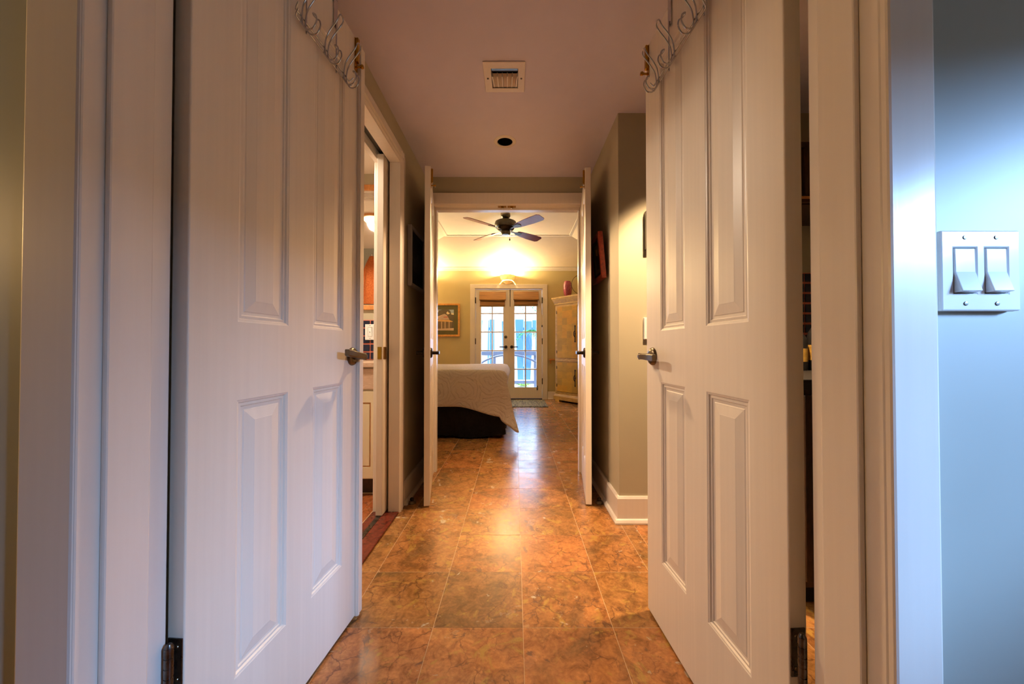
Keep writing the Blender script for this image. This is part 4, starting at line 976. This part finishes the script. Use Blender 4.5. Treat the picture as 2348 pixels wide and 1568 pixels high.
for i, (x, h, lab) in enumerate(((1.33, .17, 'small dark bottle on the alcove countertop, shortest of three'), (1.42, .24, 'dark bottle on the alcove countertop, middle of three'), (1.50, .28, 'tall dark bottle on the alcove countertop, nearest the end wall'))):
    bt = thing('bottle', lab, 'bottle', (x, 1.80, .838), group='bottles on the alcove countertop')
    MB().lathe([(.0, 0), (.032, 0), (.034, .01), (.034, h * .55), (.028, h * .68), (.012, h * .78), (.012, h * .95), (.0, h * .95)], (x, 1.80, .838), 20).build('body', M['black'], bt, smooth=50)
    MB().lathe([(.0, h * .95), (.014, h * .95), (.014, h), (.0, h)], (x, 1.80, .838), 14).build('cap', M['brass'], bt, smooth=50)
    MB().lathe([(.0345, h * .18), (.0345, h * .45)], (x, 1.80, .838), 20).build('paper_label', M['oldwood'], bt, smooth=50)

# ------------------------------------------------------------------ patio outside the glazed doors
struct(MB().box(-8, 8, BY + .15, 16, -.12, -.02).build('ground', M['concrete']), 'pale patio paving outside the glazed doors', 'patio')
rl = thing('railing', 'grey-blue wooden patio railing outside the glazed doors', 'railing', (0, 8.6, -.02))
MB().box(-3, 3, 8.53, 8.67, .775, .87).build('top_rail', M['railwood'], rl, bev=.006)
MB().box(-3, 3, 8.57, 8.63, .10, .17).build('bottom_rail', M['railwood'], rl, bev=.004)
for k in range(6): MB().box(-2.55 + k * 1.0, -2.46 + k * 1.0, 8.55, 8.64, -.02, .775).build('post', M['railwood'], rl, bev=.004)
hp_ = MB(); P = [(-.13 + .95 * math.cos(PI * (1 - t / 30)), 7.95, -.02 + .82 * math.sin(PI * (1 - t / 30)) ** .9) for t in range(31)]
hp_.tube(P, .024, 10); arch = hp_.build('garden_hoop', M['railwood'], smooth=60); tag(arch, 'curved grey-blue hoop standing on the patio before the railing', 'hoop')
fe = thing('board_fence', 'slate blue vertical board fence beyond the patio', 'fence', (0, 11, -.02))
for k in range(26):
    x = -3.4 + k * .262; MB().box(x, x + .25, 11.0 + .006 * (k % 2), 11.03 + .006 * (k % 2), -.02, 1.80 + .03 * math.sin(k * 2.1)).build('board', M['bluewood'], fe)
for z in (.3, 1.5): MB().box(-3.4, 3.4, 11.035, 11.08, z, z + .08).build('rail', M['bluewood'], fe)
def frond(o, base, ang, L, droop, mat, n=9):
    q = MB(); d = Vector((math.cos(ang), math.sin(ang), 0)); sd = Vector((-d.y, d.x, 0)); spine = []
    for i in range(n + 1):
        t = i / n; spine.append(Vector(base) + d * (L * t) + Vector((0, 0, L * (.55 * t - droop * t * t))))
    q.tube(spine, [.010 * (1 - .8 * i / n) for i in range(n + 1)], 5)
    for i in range(1, n):
        for s in (-1, 1):
            p = spine[i]; l = .28 * L * math.sin(PI * (.15 + .8 * i / n)); e = p + sd * s * l + d * l * .5 + Vector((0, 0, -.35 * l)); wv = d * .026
            mid_ = (p + e) / 2 + Vector((0, 0, .03 * L))
            a, b_, c, dd = q.bm.verts.new(p), q.bm.verts.new(mid_ + wv), q.bm.verts.new(e), q.bm.verts.new(mid_ - wv); u_ = q.bm.verts.new(mid_ + Vector((0, 0, -.004)))
            q.face((a, b_, c, dd)); q.face((a, dd, c, u_)); q.face((a, u_, c, b_))
    return q.build('frond', mat, o)
def palm(label, x, y, h, r, lean, nf, L, mat, seed):
    random.seed(seed)
    p = thing('palm_tree', label, 'palm', (x, y, -.02), group='palms beyond the patio railing')
    q = MB(); pts = [(x + lean * (t / 8) ** 1.4, y + .05 * math.sin(t), -.02 + h * t / 8) for t in range(9)]
    q.tube(pts, [r * (1.15 - .35 * t / 8) for t in range(9)], 12); q.build('trunk', M['bark'], p, smooth=60)
    for k in range(nf): frond(p, pts[-1], 2 * PI * k / nf + random.uniform(-.3, .3), L * random.uniform(.8, 1.1), random.uniform(.7, 1.2), mat)
for a in (('pale palm trunk seen through the deadbolt door, nearest the hinges', -.86, 9.8, 2.9, .085, .12, 6, .22, M['leaf2'], 1),
          ('pale palm trunk seen through the deadbolt door, beside the meeting stile', -.42, 9.3, 3.0, .10, -.04, 6, .22, M['leaf2'], 2),
          ('slender leaning palm behind the lever of the clear door',   .02, 10.4, 2.5, .05, -.10, 6, .30, M['leaf'], 3),
          ('green palm with low fronds seen through the clear door', .46, 9.4, 1.40, .05, .04, 13, .50, M['leaf'], 4),
          ('tall palm far behind the fence line, left of the clear door', -.16, 12.2, 2.5, .08, .1, 10, .9, M['leaf'], 5)): palm(*a)
def shrub(x, y, s, lab, mat, seed):
    random.seed(seed); p = thing('shrub', lab, 'shrub', (x, y, -.02), group='shrubs behind the patio railing')
    for k in range(9): frond(p, (x, y, .0), 2 * PI * k / 9 + random.uniform(-.3, .3), s * random.uniform(.8, 1.2), .25, mat, 7)
shrub(.95, 9.2, .36, 'low spreading shrub behind the railing, beside the green palm', M['leaf'], 11)
shrub(.22, 9.1, .28, 'low pale shrub behind the railing, middle of the clear door', M['leaf2'], 12)
shrub(-.62, 9.45, .12, 'low pale shrub behind the railing, behind the bed', M['leaf2'], 13)
